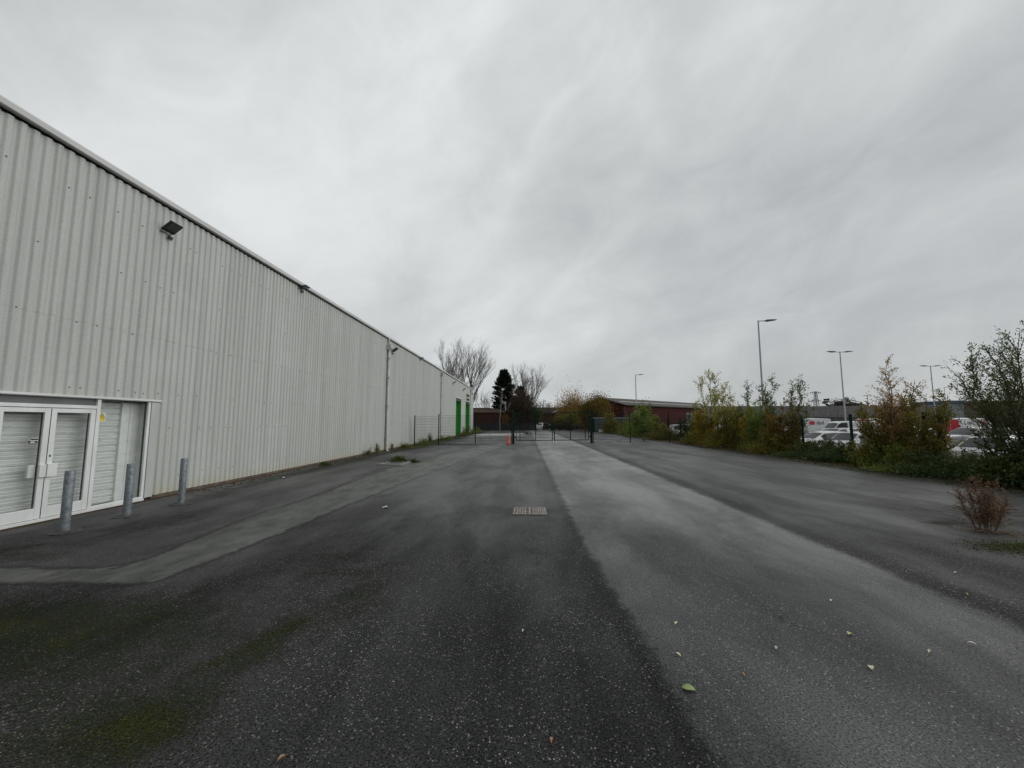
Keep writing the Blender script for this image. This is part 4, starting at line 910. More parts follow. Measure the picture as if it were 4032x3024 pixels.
# background trees beyond the gate
bare_tree('tall spreading bare tree behind the far end of the warehouse', -12.6, 84, 19.5, 1.05, 101, limbs=15, depth=5, trunk_h=0.2)
bare_tree('second bare tree rising over the warehouse roof, farther left', -18.2, 90, 19.5, 0.7, 102, limbs=9, depth=5)
bare_tree('leaning bare tree between the warehouse corner and the conifer', -8.9, 86, 10.8, 1.3, 106, limbs=8, depth=5, trunk_h=0.15)
bare_tree('tall upright bare tree just right of the dark conifer', 0.3, 96, 17.0, 1.0, 103, limbs=14, depth=5, trunk_h=0.2)
bare_tree('small twiggy bare tree in front of the low building', 3.9, 92, 8.3, 1.2, 104, limbs=14, depth=5, trunk_h=0.15)
def conifer(label, x, y, H, rmax, zfull, seed, nb):
    cf = thing('conifer', label, 'tree', (x, y, 0)); g = np.random.default_rng(seed)
    MB().tube([(0, 0, 0), (0, 0, H * 0.93)], [0.22, 0.02], 8).build('trunk', M_BARK, cf)
    z = 0.3 + (H - 0.9) * g.random(nb); PER = 36
    r = rmax * np.clip((H - z) / (H - zfull), 0, 1) ** 0.85 * (0.72 + 0.45 * g.random(nb)) + 0.10
    r = np.where(z < zfull, r * (0.92 + 0.08 * z / zfull), r); a = g.random(nb) * 2 * np.pi
    k = np.repeat(np.arange(nb), PER); u = 0.25 + 0.75 * g.random(nb * PER) ** 0.7
    P = np.stack([np.cos(a[k]) * r[k] * u, np.sin(a[k]) * r[k] * u, z[k] + u ** 2 * 0.55], -1) + g.normal(size=(nb * PER, 3)) * np.array([0.13, 0.13, 0.10]) * (1.25 - u.reshape(-1, 1))
    D = np.stack([np.cos(a[k]) * 0.8, np.sin(a[k]) * 0.8, np.full(nb * PER, 1.0)], -1) + g.normal(size=(nb * PER, 3)) * 0.40
    leaf_mesh('crown', P, D, 0.42 * (0.6 + 0.7 * g.random(nb * PER)), g, CONIFER, cf, 0.3, 0.5 * g.random(nb * PER) + 0.5 * ((np.sin(k * 12.9898) * 43758.5453) % 1))
conifer('dark pointed conifer left of the gate', -4.7, 84, 12.9, 2.25, 8.2, 9, 620)
conifer('smaller dark conifer peeping over the brown twiggy bush', -1.2, 87, 9.6, 1.6, 6.0, 19, 260)
crown_tree('bush', 'dense brown twiggy bush in front of the conifer', 'bush', -0.9, 79, 7.3, 0.9, 2.35, 3, 16000, 0.62, BROWNTWIG, 110, clumps=60, width=0.075)
crown_tree('bush', 'dark ivy covered bush beside the low building', 'bush', 1.4, 80, 4.6, 0.4, 1.5, 3, 6000, 0.24, DKGREEN, 111, clumps=30)
crown_tree('weeping_tree', 'golden weeping tree over the low building roof', 'tree', 10.6, 93, 7.4, 1.6, 3.1, 3, 12000, 0.42, leafmat('weep_gold', [(0.156, 0.102, 0.028), (0.296, 0.187, 0.055), (0.452, 0.296, 0.109)]), 112, clumps=52, droop=1.0)
crown_tree('autumn_tree', 'rounded olive gold tree left of the red brick gable', 'tree', 12.3, 71, 5.9, 0.7, 2.55, 3, 16000, 0.22, leafmat('autumn', [(0.068, 0.057, 0.012), (0.143, 0.105, 0.018), (0.240, 0.158, 0.027)]), 113, clumps=56)
crown_tree('bush', 'yellow green bush under the golden weeping tree', 'bush', 9.6, 80, 3.6, 0.3, 1.7, 2, 6000, 0.24, leafmat('yg', [(0.084, 0.092, 0.020), (0.151, 0.151, 0.030), (0.235, 0.202, 0.050)]), 114, clumps=30)
crown_tree('bush', 'grey green bush behind the right leaf of the gate', 'bush', 7.3, 82, 3.0, 0.3, 1.6, 2, 4000, 0.22, OLIVE, 115, clumps=24)
crown_tree('bush', 'reddish brown leafy bush left of the gate post', 'bush', -3.2, 78, 3.3, 0.3, 1.3, 2, 4200, 0.26, RUST, 116, clumps=24)
crown_tree('tree', 'dark round treetop showing above the red brick roof', 'tree', 33, 112, 6.8, 2.0, 2.4, 3, 3000, 0.4, OLIVE, 117, clumps=20)
bt = thing('birch', 'slim pale birch trunk in front of the brick wall', 'tree', (-4.95, 74.4, 0))
b = MB(); b.tube([(0, 0, 0), (-0.05, 0, 1.8), (0.25, 0, 5.4), (0.45, 0.0, 8.2)], [0.085, 0.075, 0.05, 0.02], 8); b.build('trunk', M_BIRCH, bt)
tb = MB(); rb2 = random.Random(12)
for i in range(60):
    z = rb2.uniform(3, 8); x0 = -0.05 + 0.3 * (z - 1.8) / 3.6 if z < 5.4 else 0.25 + 0.2 * (z - 5.4) / 2.8
    a_ = rb2.uniform(0, 6.28); L = rb2.uniform(0.5, 1.3); p1 = (x0 + math.cos(a_) * L * 0.5, math.sin(a_) * L * 0.5, z + L * 0.5); p2 = (x0 + math.cos(a_) * L, math.sin(a_) * L, z + L * 0.75)
    tb.tube([(x0, 0, z), p1, p2], [0.014, 0.009, 0.004], 3)
tb.build('branches', M_BIRCH, bt)

# ================================================================== background buildings and walls
B_RED = brick_mat('brick_red', (0.085, 0.020, 0.015), (0.062, 0.015, 0.012), (0.05, 0.024, 0.02))
B_BROWN = brick_mat('brick_brown', (0.075, 0.026, 0.018), (0.052, 0.018, 0.013), (0.05, 0.032, 0.026))
B_ORANGE = brick_mat('brick_orange', (0.155, 0.058, 0.034), (0.12, 0.044, 0.027), (0.10, 0.06, 0.045))
M_SLATE = pm('slate', (0.055, 0.050, 0.044), (0.034, 0.031, 0.028), 2.2, 0.85, stretch=(1, 1, 2))
M_TILE = pm('brown_tile', (0.070, 0.050, 0.038), (0.040, 0.030, 0.024), 2.5, 0.9, spec=0.2)
bb = thing('brick_building', 'low brown brick building with a stepped roof behind the warehouse corner', 'building', (-4.2, 78, 0))
MB().box(-12, 0, 0, 10, 0, 3.5).build('wall', B_BROWN, bb)
r_ = MB(); r_.poly([(-12.2, -0.15, 3.5), (0.15, -0.15, 3.5), (0.15, 1.6, 3.9), (-2.65, 1.8, 3.92), (-3.15, 2.6, 4.55), (-12.2, 2.6, 4.55)])
r_.poly([(-12.2, 2.6, 4.55), (-3.15, 2.6, 4.55), (-3.0, 8, 3.6), (-12.2, 8, 3.6)]); r_.poly([(-2.65, 1.8, 3.92), (0.15, 1.6, 3.9), (0.15, 10, 3.5), (-3.0, 8, 3.6), (-3.15, 2.6, 4.55)])
r_.build('roof', M_TILE, bb)
df = thing('board_fence', 'dark close boarded fence in front of the brick building and conifer', 'fence', (-10.4, 76.5, 0))
p = MB(); rr_ = random.Random(2)
for i in range(92):
    x = i * 0.135; p.box(x, x + 0.128, rr_.uniform(0, 0.01), 0.03, 0.02, 1.42 + rr_.uniform(-0.02, 0.02))
p.build('boards', pm('dark_board', (0.016, 0.017, 0.018), (0.01, 0.011, 0.012), 2, 0.8, stretch=(3, 1, .3)), df)
for z in (0.4, 1.1): MB().box(0, 12.4, 0.03, 0.08, z, z + 0.1).build('rail', M_BARK, df)
lb = thing('low_building', 'low brown roofed building with orange brick walls behind the gate', 'building', (1.8, 100, 0))
w_ = MB(); w_.box(0, 13.5, 0, 9, 1.55, 3.8); w_.box(0.01, 13.49, 0.01, 9, 0, 1.549); w_.build('wall', B_ORANGE, lb)
r_ = MB(); r_.poly([(-0.6, -0.5, 3.75), (14.0, -0.5, 3.75), (14.0, 4.5, 5.55), (-0.6, 4.5, 5.40)]); r_.poly([(-0.6, 4.5, 5.40), (14.0, 4.5, 5.55), (14.0, 9.5, 3.75), (-0.6, 9.5, 3.75)])
ro = r_.build('roof', M_TILE, lb)
MB().poly([(4.6, -0.2, 3.93), (5.1, -0.2, 3.93), (6.9, 1.9, 4.70), (6.6, 1.9, 4.70)]).build('skylight', pm('skylight', (0.75, 0.76, 0.76), None, 3, 0.3), ro)
for x0 in (0.3, 1.5, 2.9, 5.2):
    wn = MB(); wn.box(x0, x0 + 0.9, -0.05, 0.0, 0.35, 1.40); wo_ = wn.build('window', M_WHITE, lb)
    MB().box(x0 + 0.08, x0 + 0.82, -0.06, -0.051, 0.43, 1.32).build('pane', pm('dark_pane', (0.03, 0.035, 0.04), None, 3, 0.1), wo_)
MB().box(6.9, 7.9, -0.06, 0.0, 0.6, 3.7).build('door', pm('navy', (0.015, 0.02, 0.06), None, 2, 0.5), lb)
gb = MB()
for i in range(3): gb.box(10.9 + i * 0.45, 11.15 + i * 0.45, -0.08, -0.02, 2.6 + 0.2 * (i % 2), 3.7)
gb.box(10.8, 12.3, -0.10, -0.081, 3.45, 3.62); gb.build('timber_trim', M_WHITE, lb)
# red brick shed: gable seen at an angle, ridge running away to the right
ang = math.atan2(0.656, 0.755)
rb_ = thing('brick_shed', 'long dark red brick shed with a shallow slate gable roof', 'building', (16.1, 85, 0), ang)
L_, w6, ez, rz_ = 43.0, 6.0, 5.1, 6.8
w_ = MB(); w_.poly([(0, -w6, 0), (0, w6, 0), (0, w6, ez), (0, 0, rz_ - 0.05), (0, -w6, ez)]); w_.quad((0, -w6, 0), (L_, -w6, 0), (L_, -w6, ez), (0, -w6, ez)); w_.quad((0, w6, 0), (L_, w6, 0), (L_, w6, ez), (0, w6, ez)); w_.poly([(L_, -w6, 0), (L_, w6, 0), (L_, w6, ez), (L_, 0, rz_ - 0.05), (L_, -w6, ez)])
w_.build('wall', B_RED, rb_)
r_ = MB()
r_.prism([(-w6 - 0.4, ez - 0.12), (-w6 - 0.4, ez + 0.06), (0, rz_ + 0.10), (0, rz_ - 0.04)], 0, -0.4, L_ + 0.3); r_.prism([(w6 + 0.4, ez - 0.12), (w6 + 0.4, ez + 0.06), (0, rz_ + 0.10), (0, rz_ - 0.04)], 0, -0.4, L_ + 0.3)
ro = r_.build('roof', M_SLATE, rb_)
sk = MB(); 
for x0 in np.arange(3, 41, 0.01)[::1][:1]: pass
zf = lambda v: ez + 0.06 + (rz_ + 0.10 - ez - 0.06) * (w6 + 0.4 + v) / (w6 + 0.4) + 0.012
sk.poly([(2.0, -3.9, zf(-3.9)), (41, -3.9, zf(-3.9)), (41, -3.0, zf(-3.0)), (2.0, -3.0, zf(-3.0))]); sk.build('skylight', pm('dull_skylight', (0.26, 0.25, 0.23), (0.16, 0.155, 0.145), 1.5, 0.5), ro)
MB().box(-0.06, -0.01, -w6 - 0.02, -w6 + 0.5, 0, 4.6).build('corner_pipe', M_BLACK, rb_)
for a, b_ in ((3, 5.5), (25, 28)): MB().box(a, b_, -w6 - 0.05, -w6 - 0.01, 0, 3.9).build('door', M_DARKGREY, rb_)
lowb = thing('brick_shed', 'lower brick shed with patchy pale roof panels beyond the long red one', 'building', (47.5, 112.5, 0), ang - 0.08)
MB().box(0, 30, -6, 6, 0, 4.3).build('wall', B_RED, lowb)
r_ = MB(); r_.prism([(-6.4, 4.25), (-6.4, 4.4), (0, 5.9), (0, 5.75)], 0, -0.3, 30.3); r_.prism([(6.4, 4.25), (6.4, 4.4), (0, 5.9), (0, 5.75)], 0, -0.3, 30.3); ro = r_.build('roof', pm('patchy_roof', (0.20, 0.19, 0.18), (0.10, 0.09, 0.08), 0.8, 0.6), lowb)
for x0 in (3, 9, 16, 23): MB().poly([(x0, -5.2, 4.72), (x0 + 3, -5.2, 4.72), (x0 + 3, -3.4, 5.14), (x0, -3.4, 5.14)]).build('skylight', MATS['skylight'], ro)
# blue-grey steel container by the right side of the gate
sc2 = thing('container', 'blue grey corrugated steel container behind the gate on the right', 'container', (11.2, 64.5, 0), R(4))
p = MB(); x = 0.0
while x < 6.0:
    for a_, b2, ya, yb in ((0, 0.06, 0, 0), (0.06, 0.1, 0, 0.05), (0.1, 0.16, 0.05, 0.05), (0.16, 0.2, 0.05, 0)): p.quad((x + a_, ya, 0.15), (x + b2, yb, 0.15), (x + b2, yb, 2.25), (x + a_, ya, 2.25))
    x += 0.2
p.box(0, 6, 0.06, 2.4, 0.15, 2.25); p.build('body', pm('blue_grey', (0.065, 0.080, 0.095), (0.045, 0.055, 0.066), 2, 0.5), sc2)
MB().box(-0.02, 6.02, -0.02, 2.42, 2.25, 2.34).build('top_rail', pm('pale_rail', (0.34, 0.35, 0.36), None, 3, 0.5), sc2)
MB().box(-0.5, -0.03, 0, 2.2, 0.1, 2.1).build('end_door', M_FENCE, sc2)
tag(MB().prism([(0, 0), (0.85, 0), (0.80, 0.42), (0.1, 0.48)], 1, 62.6, 63.0).build('white_block', M_WHITE), 'small white block on the ground in front of the container', 'block'); bpy.data.objects['white_block'].location = (11.5, 0, 0)
# dark scrub heap behind the gate
hp = thing('bramble_heap', 'dark bramble heap on rubble behind the right half of the gate', 'bramble', (7.0, 77.5, 0))
rngh = np.random.default_rng(31); n = 9000
Ph = np.stack([rngh.uniform(-3.6, 4.2, n), rngh.normal(size=n) * 0.8, rngh.random(n)], -1); top = 1.35 + 0.35 * np.sin(Ph[:, 0] * 1.7) + 0.15 * np.sin(Ph[:, 0] * 5.1); Ph[:, 2] *= top * np.exp(-(Ph[:, 1] / 1.5) ** 2)
leaf_mesh('foliage', Ph, rngh.normal(size=(n, 3)), 0.2 * (0.5 + rngh.random(n)), rngh, leafmat('bramble_dark', [(0.010, 0.010, 0.008), (0.022, 0.020, 0.014), (0.075, 0.065, 0.05)]), hp, 0.35)
st = MB(); rr_ = random.Random(6)
for i in range(44):
    x = rr_.uniform(-3.6, 4.0); st.tube([(x, rr_.uniform(-1.1, 0.6), 0), (x + rr_.uniform(-0.5, 0.5), rr_.uniform(-1.3, 0), rr_.uniform(0.7, 1.5)), (x + rr_.uniform(-1, 1), -1.3, rr_.uniform(0.2, 1.0))], [0.02, 0.016, 0.006], 4)
st.build('canes', M_TWIG, hp)
rk = MB(); rr_ = random.Random(77)
for i in range(26):
    s = rr_.uniform(0.08, 0.3); Mx = Matrix.Translation((rr_.uniform(-3.6, 4), rr_.uniform(-1.6, -0.8), s * 0.4)) @ Matrix.Rotation(rr_.uniform(0, 3), 4, 'Z') @ Matrix.Rotation(rr_.uniform(-.5, .5), 4, 'X')
    rk.box(-s, s, -s * .7, s * .7, -s * .5, s * .5, Mx)
rk.build('rubble', M_CONCRETE, hp)
ds = thing('debris', 'grey lump of debris on the ground by the pale concrete strips', 'debris', (0.35, 53.8, 0), 0.4)
d = MB(); d.lathe([(0.05, 0), (0.42, 0.05), (0.36, 0.28), (0.16, 0.42), (0.02, 0.44)], 9, Matrix.Scale(1.3, 4, (1, 0, 0))); d.v = [(x + 0.08 * math.sin(9 * y_ + 5 * z), y_ + 0.07 * math.sin(8 * x), z) for x, y_, z in d.v]
d.build('lump', M_DARKGREY, ds); MB().tube([(-0.5, 0, 0.1), (-0.8, 0.1, 0.42), (-1.1, 0.1, 0.46)], 0.05, 5).build('stick', M_TWIG, ds)

# concrete wall behind the vans with scrap heaped over it
cw = thing('concrete_wall', 'tall grey precast concrete wall behind the parked vans', 'wall', (27.5, 62.0, 0))
p = MB(); rr_ = random.Random(10)
for i in range(42):
    x = i * 1.2; o_ = rr_.uniform(0, 0.03); p.box(x, x + 1.185, o_, 0.25, 2.35, 4.10 + rr_.uniform(-0.03, 0.03))
p.build('upper_panels', pm('precast', (0.20, 0.195, 0.19), (0.12, 0.116, 0.112), 1.6, 0.9, stretch=(2.2, 1, 0.5), detail=7), cw)
p = MB().box(0, 50.4, 0.10, 0.25, -0.3, 2.348); p.build('lower_panels', pm('precast_dark', (0.10, 0.10, 0.095), (0.06, 0.06, 0.057), 1.6, 0.9, stretch=(3, 1, 0.6)), cw)
for i in range(0, 42, 3):
    MB().box(i * 1.2 - 0.12, i * 1.2 + 0.10, -0.05, 0.098, -0.3, 2.34).build('post', M_DARKGREY, cw)
sp_ = MB(); rr_ = random.Random(21)
for i in range(520):
    x = rr_.gauss(0, 2.3); top = 4.9 * math.exp(-(x / 4.6) ** 4) * (0.82 + 0.18 * math.sin(x * 2.2 + 1)); z = rr_.uniform(2.6, 3.0 + max(0, top - 2.6)); s = rr_.uniform(0.08, 0.5)
    Mx = Matrix.Translation((x, rr_.uniform(-1.6, 1.6), z)) @ Matrix.Rotation(rr_.uniform(0, 6), 4, 'Z') @ Matrix.Rotation(rr_.uniform(-1.2, 1.2), 4, 'X')
    k = rr_.random()
    if k < 0.45: sp_.box(-s, s, -s * .5, s * .5, -0.02, 0.02, Mx)
    elif k < 0.75: sp_.box(-s * 1.4, s * 1.4, -0.03, 0.03, -0.03, 0.03, Mx)
    else: sp_.tube([Mx @ Vector((s * 0.8 * math.cos(t), s * 0.8 * math.sin(t), 0)) for t in [j * 0.7 for j in range(8)]], 0.03, 4)
sp_.prism([(-6, -0.3), (6, -0.3), (4, 3.2), (1.5, 4.1), (-1.5, 3.9), (-4.2, 3.0)], 1, -1, 2)
so2 = sp_.build('scrap_heap', pm('scrap', (0.030, 0.026, 0.024), (0.14, 0.11, 0.10), 3.5, 0.6, lo=0.52, hi=0.72)); so2.location = (55.3, 69.5, 0.75)
tag(so2, 'heap of dark scrap metal showing above the concrete wall', 'scrap heap', kind='stuff')
sw = thing('site_cabin', 'brown clad site cabin with a hint of blue roof edge behind the willow', 'building', (63.4, 61.0, 0))
MB().box(2.2, 26, 0, 6, -0.3, 4.75).build('wall', pm('cabin_brown', (0.085, 0.062, 0.042), (0.06, 0.045, 0.032), 1, 0.8), sw); MB().box(0, 2.2, 0.05, 6, -0.3, 4.4).build('end_bay', pm('cabin_pale', (0.22, 0.24, 0.26), (0.17, 0.19, 0.21), 1, 0.6), sw); MB().box(-0.1, 2.25, -0.1, 6.1, 4.4, 4.85).build('roof', pm('cabin_blue', (0.03, 0.06, 0.15), None, 1, 0.5), sw)

# pylon
py_ = thing('pylon', 'distant steel electricity pylon with two cross arms', 'pylon', (361, 500, 0))
M_PYL = pm('pylon_steel', (0.22, 0.23, 0.24), (0.18, 0.19, 0.20), 0.1, 0.7)
p = MB()
for sx_ in (-1, 1):
    for sy in (-1, 1): p.bar((sx_ * 3.2, sy * 3.2, 0), (sx_ * 0.8, sy * 0.8, 39), 0.55)
for i in range(11):
    z0 = i * 3.5; z1 = z0 + 3.5; w0 = 3.2 - 2.4 * z0 / 39; w1 = 3.2 - 2.4 * z1 / 39
    for sy in (-1, 1): p.bar((-w0, sy * w0, z0), (w1, sy * w1, z1), 0.28); p.bar((w0, sy * w0, z0), (-w1, sy * w1, z1), 0.28)
p.build('mast', M_PYL, py_)
for z, w in ((37.8, 6.2), (27.6, 5.6)):
    a_ = MB(); a_.bar((-w, 0, z), (w, 0, z), 0.6); a_.bar((-w, 0, z), (0, 0, z + 1.6), 0.3); a_.bar((w, 0, z), (0, 0, z + 1.6), 0.3)
    for x in (-w, -w * 0.55, w * 0.55, w): a_.bar((x, 0, z), (x, 0, z - 2.4), 0.30)
    a_.build('cross_arm', M_PYL, py_)

# lamp posts in the car park
LG = 'tall lamp posts in the car park'
def lamp(x, y, h, arms, label, rz=0.0, r=0.085):
    z0 = -0.25 if x > 15 else 0
    t = thing('lamp_post', label, 'lamp post', (x, y, z0), rz, LG); H = h - z0
    MB().tube([(0, 0, 0), (0, 0, H * 0.12), (0, 0, H * 0.121), (0, 0, H)], [r * 1.5, r * 1.4, r * 1.05, r * 0.62], 10).build('pole', pm('lamp_galv', (0.26, 0.27, 0.28), (0.20, 0.21, 0.22), 2, 0.5, metal=0.3), t, smooth=True)
    for s in arms:
        a_ = MB(); a_.tube([(0, 0, H - 0.06), (s * 0.62, 0, H - 0.02)], 0.035, 8); ao = a_.build('arm', MATS['lamp_galv'], t)
        hd = MB(); hd.prism([(s * 0.55, H - 0.06), (s * 0.60, H + 0.035), (s * 1.05, H + 0.06), (s * 1.42, H + 0.045), (s * 1.42, H + 0.015), (s * 0.8, H - 0.075)], 1, -0.15, 0.15); hd.build('lamp_head', M_DARKGREY, ao)
lamp(18.97, 32, 9.92, (1,), 'tallest lamp post with one arm behind the rust coloured shrub')
lamp(36.3, 46, 9.75, (-1, 1), 'double headed lamp post left of the salmon leaved tree')
lamp(58.28, 58, 9.7, (-1, 1), 'double headed lamp post beside the tall willow')
lamp(19.24, 69, 9.92, (1,), 'single arm lamp post in front of the red brick shed', r=0.10)
lamp(106.7, 126, 9.75, (-1, 1), 'tiny faraway lamp post behind the scrap heap', r=0.14)
lamp(64.0, 62, 7.0, (1,), 'lower lamp arm just right of the double headed post by the willow', r=0.05)

# ================================================================== vehicles
M_CARWHITE = pm('car_white', (0.72, 0.73, 0.73), (0.68, 0.69, 0.69), 2, 0.35, coat=0.6)
M_CARSILVER = pm('car_silver', (0.36, 0.37, 0.38), (0.32, 0.33, 0.34), 2, 0.35, metal=0.4, coat=0.6)
M_CARGREY = pm('car_grey', (0.075, 0.08, 0.085), (0.06, 0.065, 0.07), 2, 0.35, metal=0.3, coat=0.6)
M_CARGLASS = pm('car_glass', (0.014, 0.017, 0.018), (0.02, 0.023, 0.025), 2, 0.12, spec=0.4)
M_TYRE = pm('tyre', (0.016, 0.016, 0.016), None, 9, 0.8)
M_RIM = pm('rim', (0.35, 0.35, 0.36), (0.25, 0.25, 0.26), 9, 0.4, metal=0.6)
M_TAIL = pm('tail_red', (0.42, 0.018, 0.012), (0.30, 0.012, 0.01), 9, 0.2, coat=0.5)
M_HEAD = pm('head_lamp', (0.55, 0.56, 0.57), None, 9, 0.15, coat=0.5)
M_PLATE = pm('plate_yellow', (0.55, 0.40, 0.03), None, 9, 0.5)
# stations: x, sill half width, belt half width, belt z, top half width, top edge z, crown z
HATCH = dict(st=[(-2.10, .70, .74, .66, .58, .70, .72), (-2.04, .80, .83, .86, .70, .90, .93), (-1.93, .82, .865, .93, .69, .985, 1.01), (-1.50, .83, .88, .95, .585, 1.40, 1.44), (-0.6, .83, .885, .95, .60, 1.445, 1.48), (0.25, .83, .885, .94, .585, 1.41, 1.45), (1.08, .83, .875, .90, .67, .96, 1.00), (1.80, .81, .84, .74, .60, .82, .86), (2.06, .74, .76, .56, .50, .66, .68), (2.12, .66, .68, .46, .45, .55, .56)],
             side=(-1.62, 0.92), rear=(1, 2.06, 3), rw=(-1.90, -1.53), ws=(0.30, 1.04), wheels=(-1.28, 1.32), wr=0.315, tail=(-1.97, 0.70, 0.93), head=(1.86, 0.62, 0.78))
SUV = dict(HATCH, st=[(a, b, c, d * 1.12, e * 1.03, f * 1.12, g * 1.12) for a, b, c, d, e, f, g in HATCH['st']], tail=(-1.97, 0.80, 1.06), head=(1.86, 0.70, 0.88), wr=0.345)
SALOON = dict(HATCH, st=[(-2.25, .70, .74, .62, .58, .66, .67), (-2.18, .80, .83, .82, .70, .88, .90), (-1.70, .83, .87, .90, .68, .955, .985), (-1.02, .83, .88, .92, .58, 1.34, 1.38), (-0.5, .83, .885, .92, .59, 1.39, 1.43), (0.25, .83, .885, .91, .58, 1.365, 1.40), (1.10, .83, .875, .88, .66, .94, .98), (1.85, .81, .84, .72, .60, .80, .83), (2.12, .74, .76, .56, .50, .64, .66), (2.2, .66, .68, .46, .45, .55, .56)],
              side=(-1.25, 0.92), rw=(-1.64, -1.06), tail=(-2.12, 0.66, 0.85), wheels=(-1.35, 1.35))
VAN = dict(st=[(-2.72, .86, .93, 1.15, .86, 2.20, 2.26), (-2.66, .92, .985, 1.15, .90, 2.28, 2.34), (-1.0, .93, .995, 1.15, .90, 2.33, 2.40), (1.05, .93, .995, 1.15, .88, 2.29, 2.36), (1.30, .93, .99, 1.14, .85, 2.20, 2.28), (1.95, .92, .985, 1.10, .80, 1.40, 1.45), (2.45, .90, .95, .92, .74, 1.10, 1.14), (2.68, .84, .87, .70, .64, .80, .82), (2.72, .78, .80, .55, .6, .62, .63)],
           side=(0.55, 1.70), rw=None, ws=(1.36, 1.92), wheels=(-1.75, 1.75), wr=0.35, tail=(-2.71, 1.0, 1.55), head=(2.48, 0.80, 1.0))

def car_parts(t, S, paint):
    st = S['st']; xs_ = [s[0] for s in st]
    def at(x):
        for a_, b_ in zip(st[:-1], st[1:]):
            if a_[0] <= x <= b_[0]:
                u = (x - a_[0]) / (b_[0] - a_[0]); return [p + (q - p) * u for p, q in zip(a_, b_)]
        return list(st[0] if x < xs_[0] else st[-1])
    def ring(s):
        x, ws_, wb, zb, wt_, zt, zc = s
        h = [(ws_ * 0.9, 0.20), (ws_, 0.30), (wb, zb * 0.72), (wb, zb), (wb * 0.5 + wt_ * 0.5 + 0.008, (zb + zt) / 2), (wt_, zt), (wt_ * 0.55, zt * 0.25 + zc * 0.75), (0, zc)]
        return [(x, y_, z) for y_, z in h] + [(x, -y_, z) for y_, z in h[-2::-1]]
    b = MB(); rings = [ring(s) for s in st]; n = len(rings[0])
    for r0 in rings: b.v += r0
    for i in range(len(rings) - 1):
        for j in range(n - 1): b.f.append((i * n + j, (i + 1) * n + j, (i + 1) * n + j + 1, i * n + j + 1))
        b.f.append((i * n + n - 1, (i + 1) * n + n - 1, (i + 1) * n, i * n))
    b.f.append(tuple(range(n))); b.f.append(tuple(range((len(rings) - 1) * n, len(rings) * n))[::-1])
    bo = b.build('body', paint, t, smooth=True); bo.modifiers.new('es', 'EDGE_SPLIT').split_angle = R(32)
    def side_pt(x, u, sg, off=0.012):
        _, ws_, wb, zb, wt_, zt, zc = at(x)
        m = (wb * 0.5 + wt_ * 0.5 + 0.008, (zb + zt) / 2)
        if u < 0.5: q = (wb + (m[0] - wb) * u * 2, zb + (m[1] - zb) * u * 2)
        else: q = (m[0] + (wt_ - m[0]) * (u - 0.5) * 2, m[1] + (zt - m[1]) * (u - 0.5) * 2)
        return (x, sg * (q[0] + off), q[1] + off * 0.3)
    for sg in (1, -1):
        x0, x1 = S['side']; N = 10
        for i0, i1 in (((0, 10),) if S is VAN else ((0, 5), (6, 10))):
            w = MB()
            for i in range(i0, i1):
                xa, xb = x0 + (x1 - x0) * i / N, x0 + (x1 - x0) * (i + 1) / N
                for ua, ub in ((0.10, 0.5), (0.5, 0.90)):
                    w.quad(side_pt(xa, ua, sg), side_pt(xb, ua, sg), side_pt(xb, ub, sg), side_pt(xa, ub, sg))
            w.build('side_window', M_CARGLASS, t, smooth=True)
    def top_pt(x, s, off=0.012, sgx=1):
        _, ws_, wb, zb, wt_, zt, zc = at(x); y_ = s * wt_ * 0.93; a_ = abs(s) * 0.93
        z = zc + (zt * 0.25 + zc * 0.75 - zc) * (a_ / 0.55) if a_ < 0.55 else (zt * 0.25 + zc * 0.75) + (zt - (zt * 0.25 + zc * 0.75)) * (a_ - 0.55) / 0.45
        return (x + off * sgx * 0.6, y_, z + off)
    for key, nm, sgx in (('ws', 'windscreen', 1), ('rw', 'rear_window', -1)):
        if not S.get(key): continue
        w = MB(); a_, b_ = S[key]; e = 0.06 * (b_ - a_)
        for i in range(4):
            xa, xb = a_ + e + (b_ - a_ - 2 * e) * i / 4, a_ + e + (b_ - a_ - 2 * e) * (i + 1) / 4
            for j in range(8):
                s0, s1 = -1 + j / 4, -1 + (j + 1) / 4; w.quad(top_pt(xa, s0, sgx=sgx), top_pt(xb, s0, sgx=sgx), top_pt(xb, s1, sgx=sgx), top_pt(xa, s1, sgx=sgx))
        w.build(nm, M_CARGLASS, t, smooth=True)
    for wx in S['wheels']:
        for sg in (1, -1):
            Mx = Matrix.Translation((wx, sg * 0.90, S['wr'])) @ Matrix.Rotation(R(-90 * sg), 4, 'X')
            w = MB().lathe([(S['wr'] * 0.7, -0.22), (S['wr'], -0.20), (S['wr'], -0.03), (S['wr'] * 0.88, 0.0), (0.01, 0.0)], 20, Mx); wo2 = w.build('wheel', M_TYRE, t)
            MB().lathe([(S['wr'] * 0.66, 0.003), (S['wr'] * 0.6, 0.014), (0.05, 0.02), (0.01, 0.02)], 14, Mx).build('rim', M_RIM, wo2)
    for sg in (1, -1):
        xt, za, zb_ = S['tail']; y1 = at(xt)[2] + 0.01; w = MB().box(xt - 0.05, xt + 0.16, min(sg * (y1 - 0.17), sg * y1), max(sg * (y1 - 0.17), sg * y1), za, zb_); w.build('tail_light', M_TAIL, t, bevel=0.02)
        xt, za, zb_ = S['head']; y1 = at(xt)[2] + 0.004; w = MB().box(xt - 0.18, xt + 0.06, min(sg * (y1 - 0.26), sg * y1), max(sg * (y1 - 0.26), sg * y1), za - 0.04, zb_ - 0.06); w.build('headlight', M_HEAD, t, bevel=0.03)
    x0 = xs_[0]; MB().box(x0 - 0.012, x0 - 0.001, -0.26, 0.26, 0.45, 0.56).build('number_plate', M_PLATE, t)
    return t

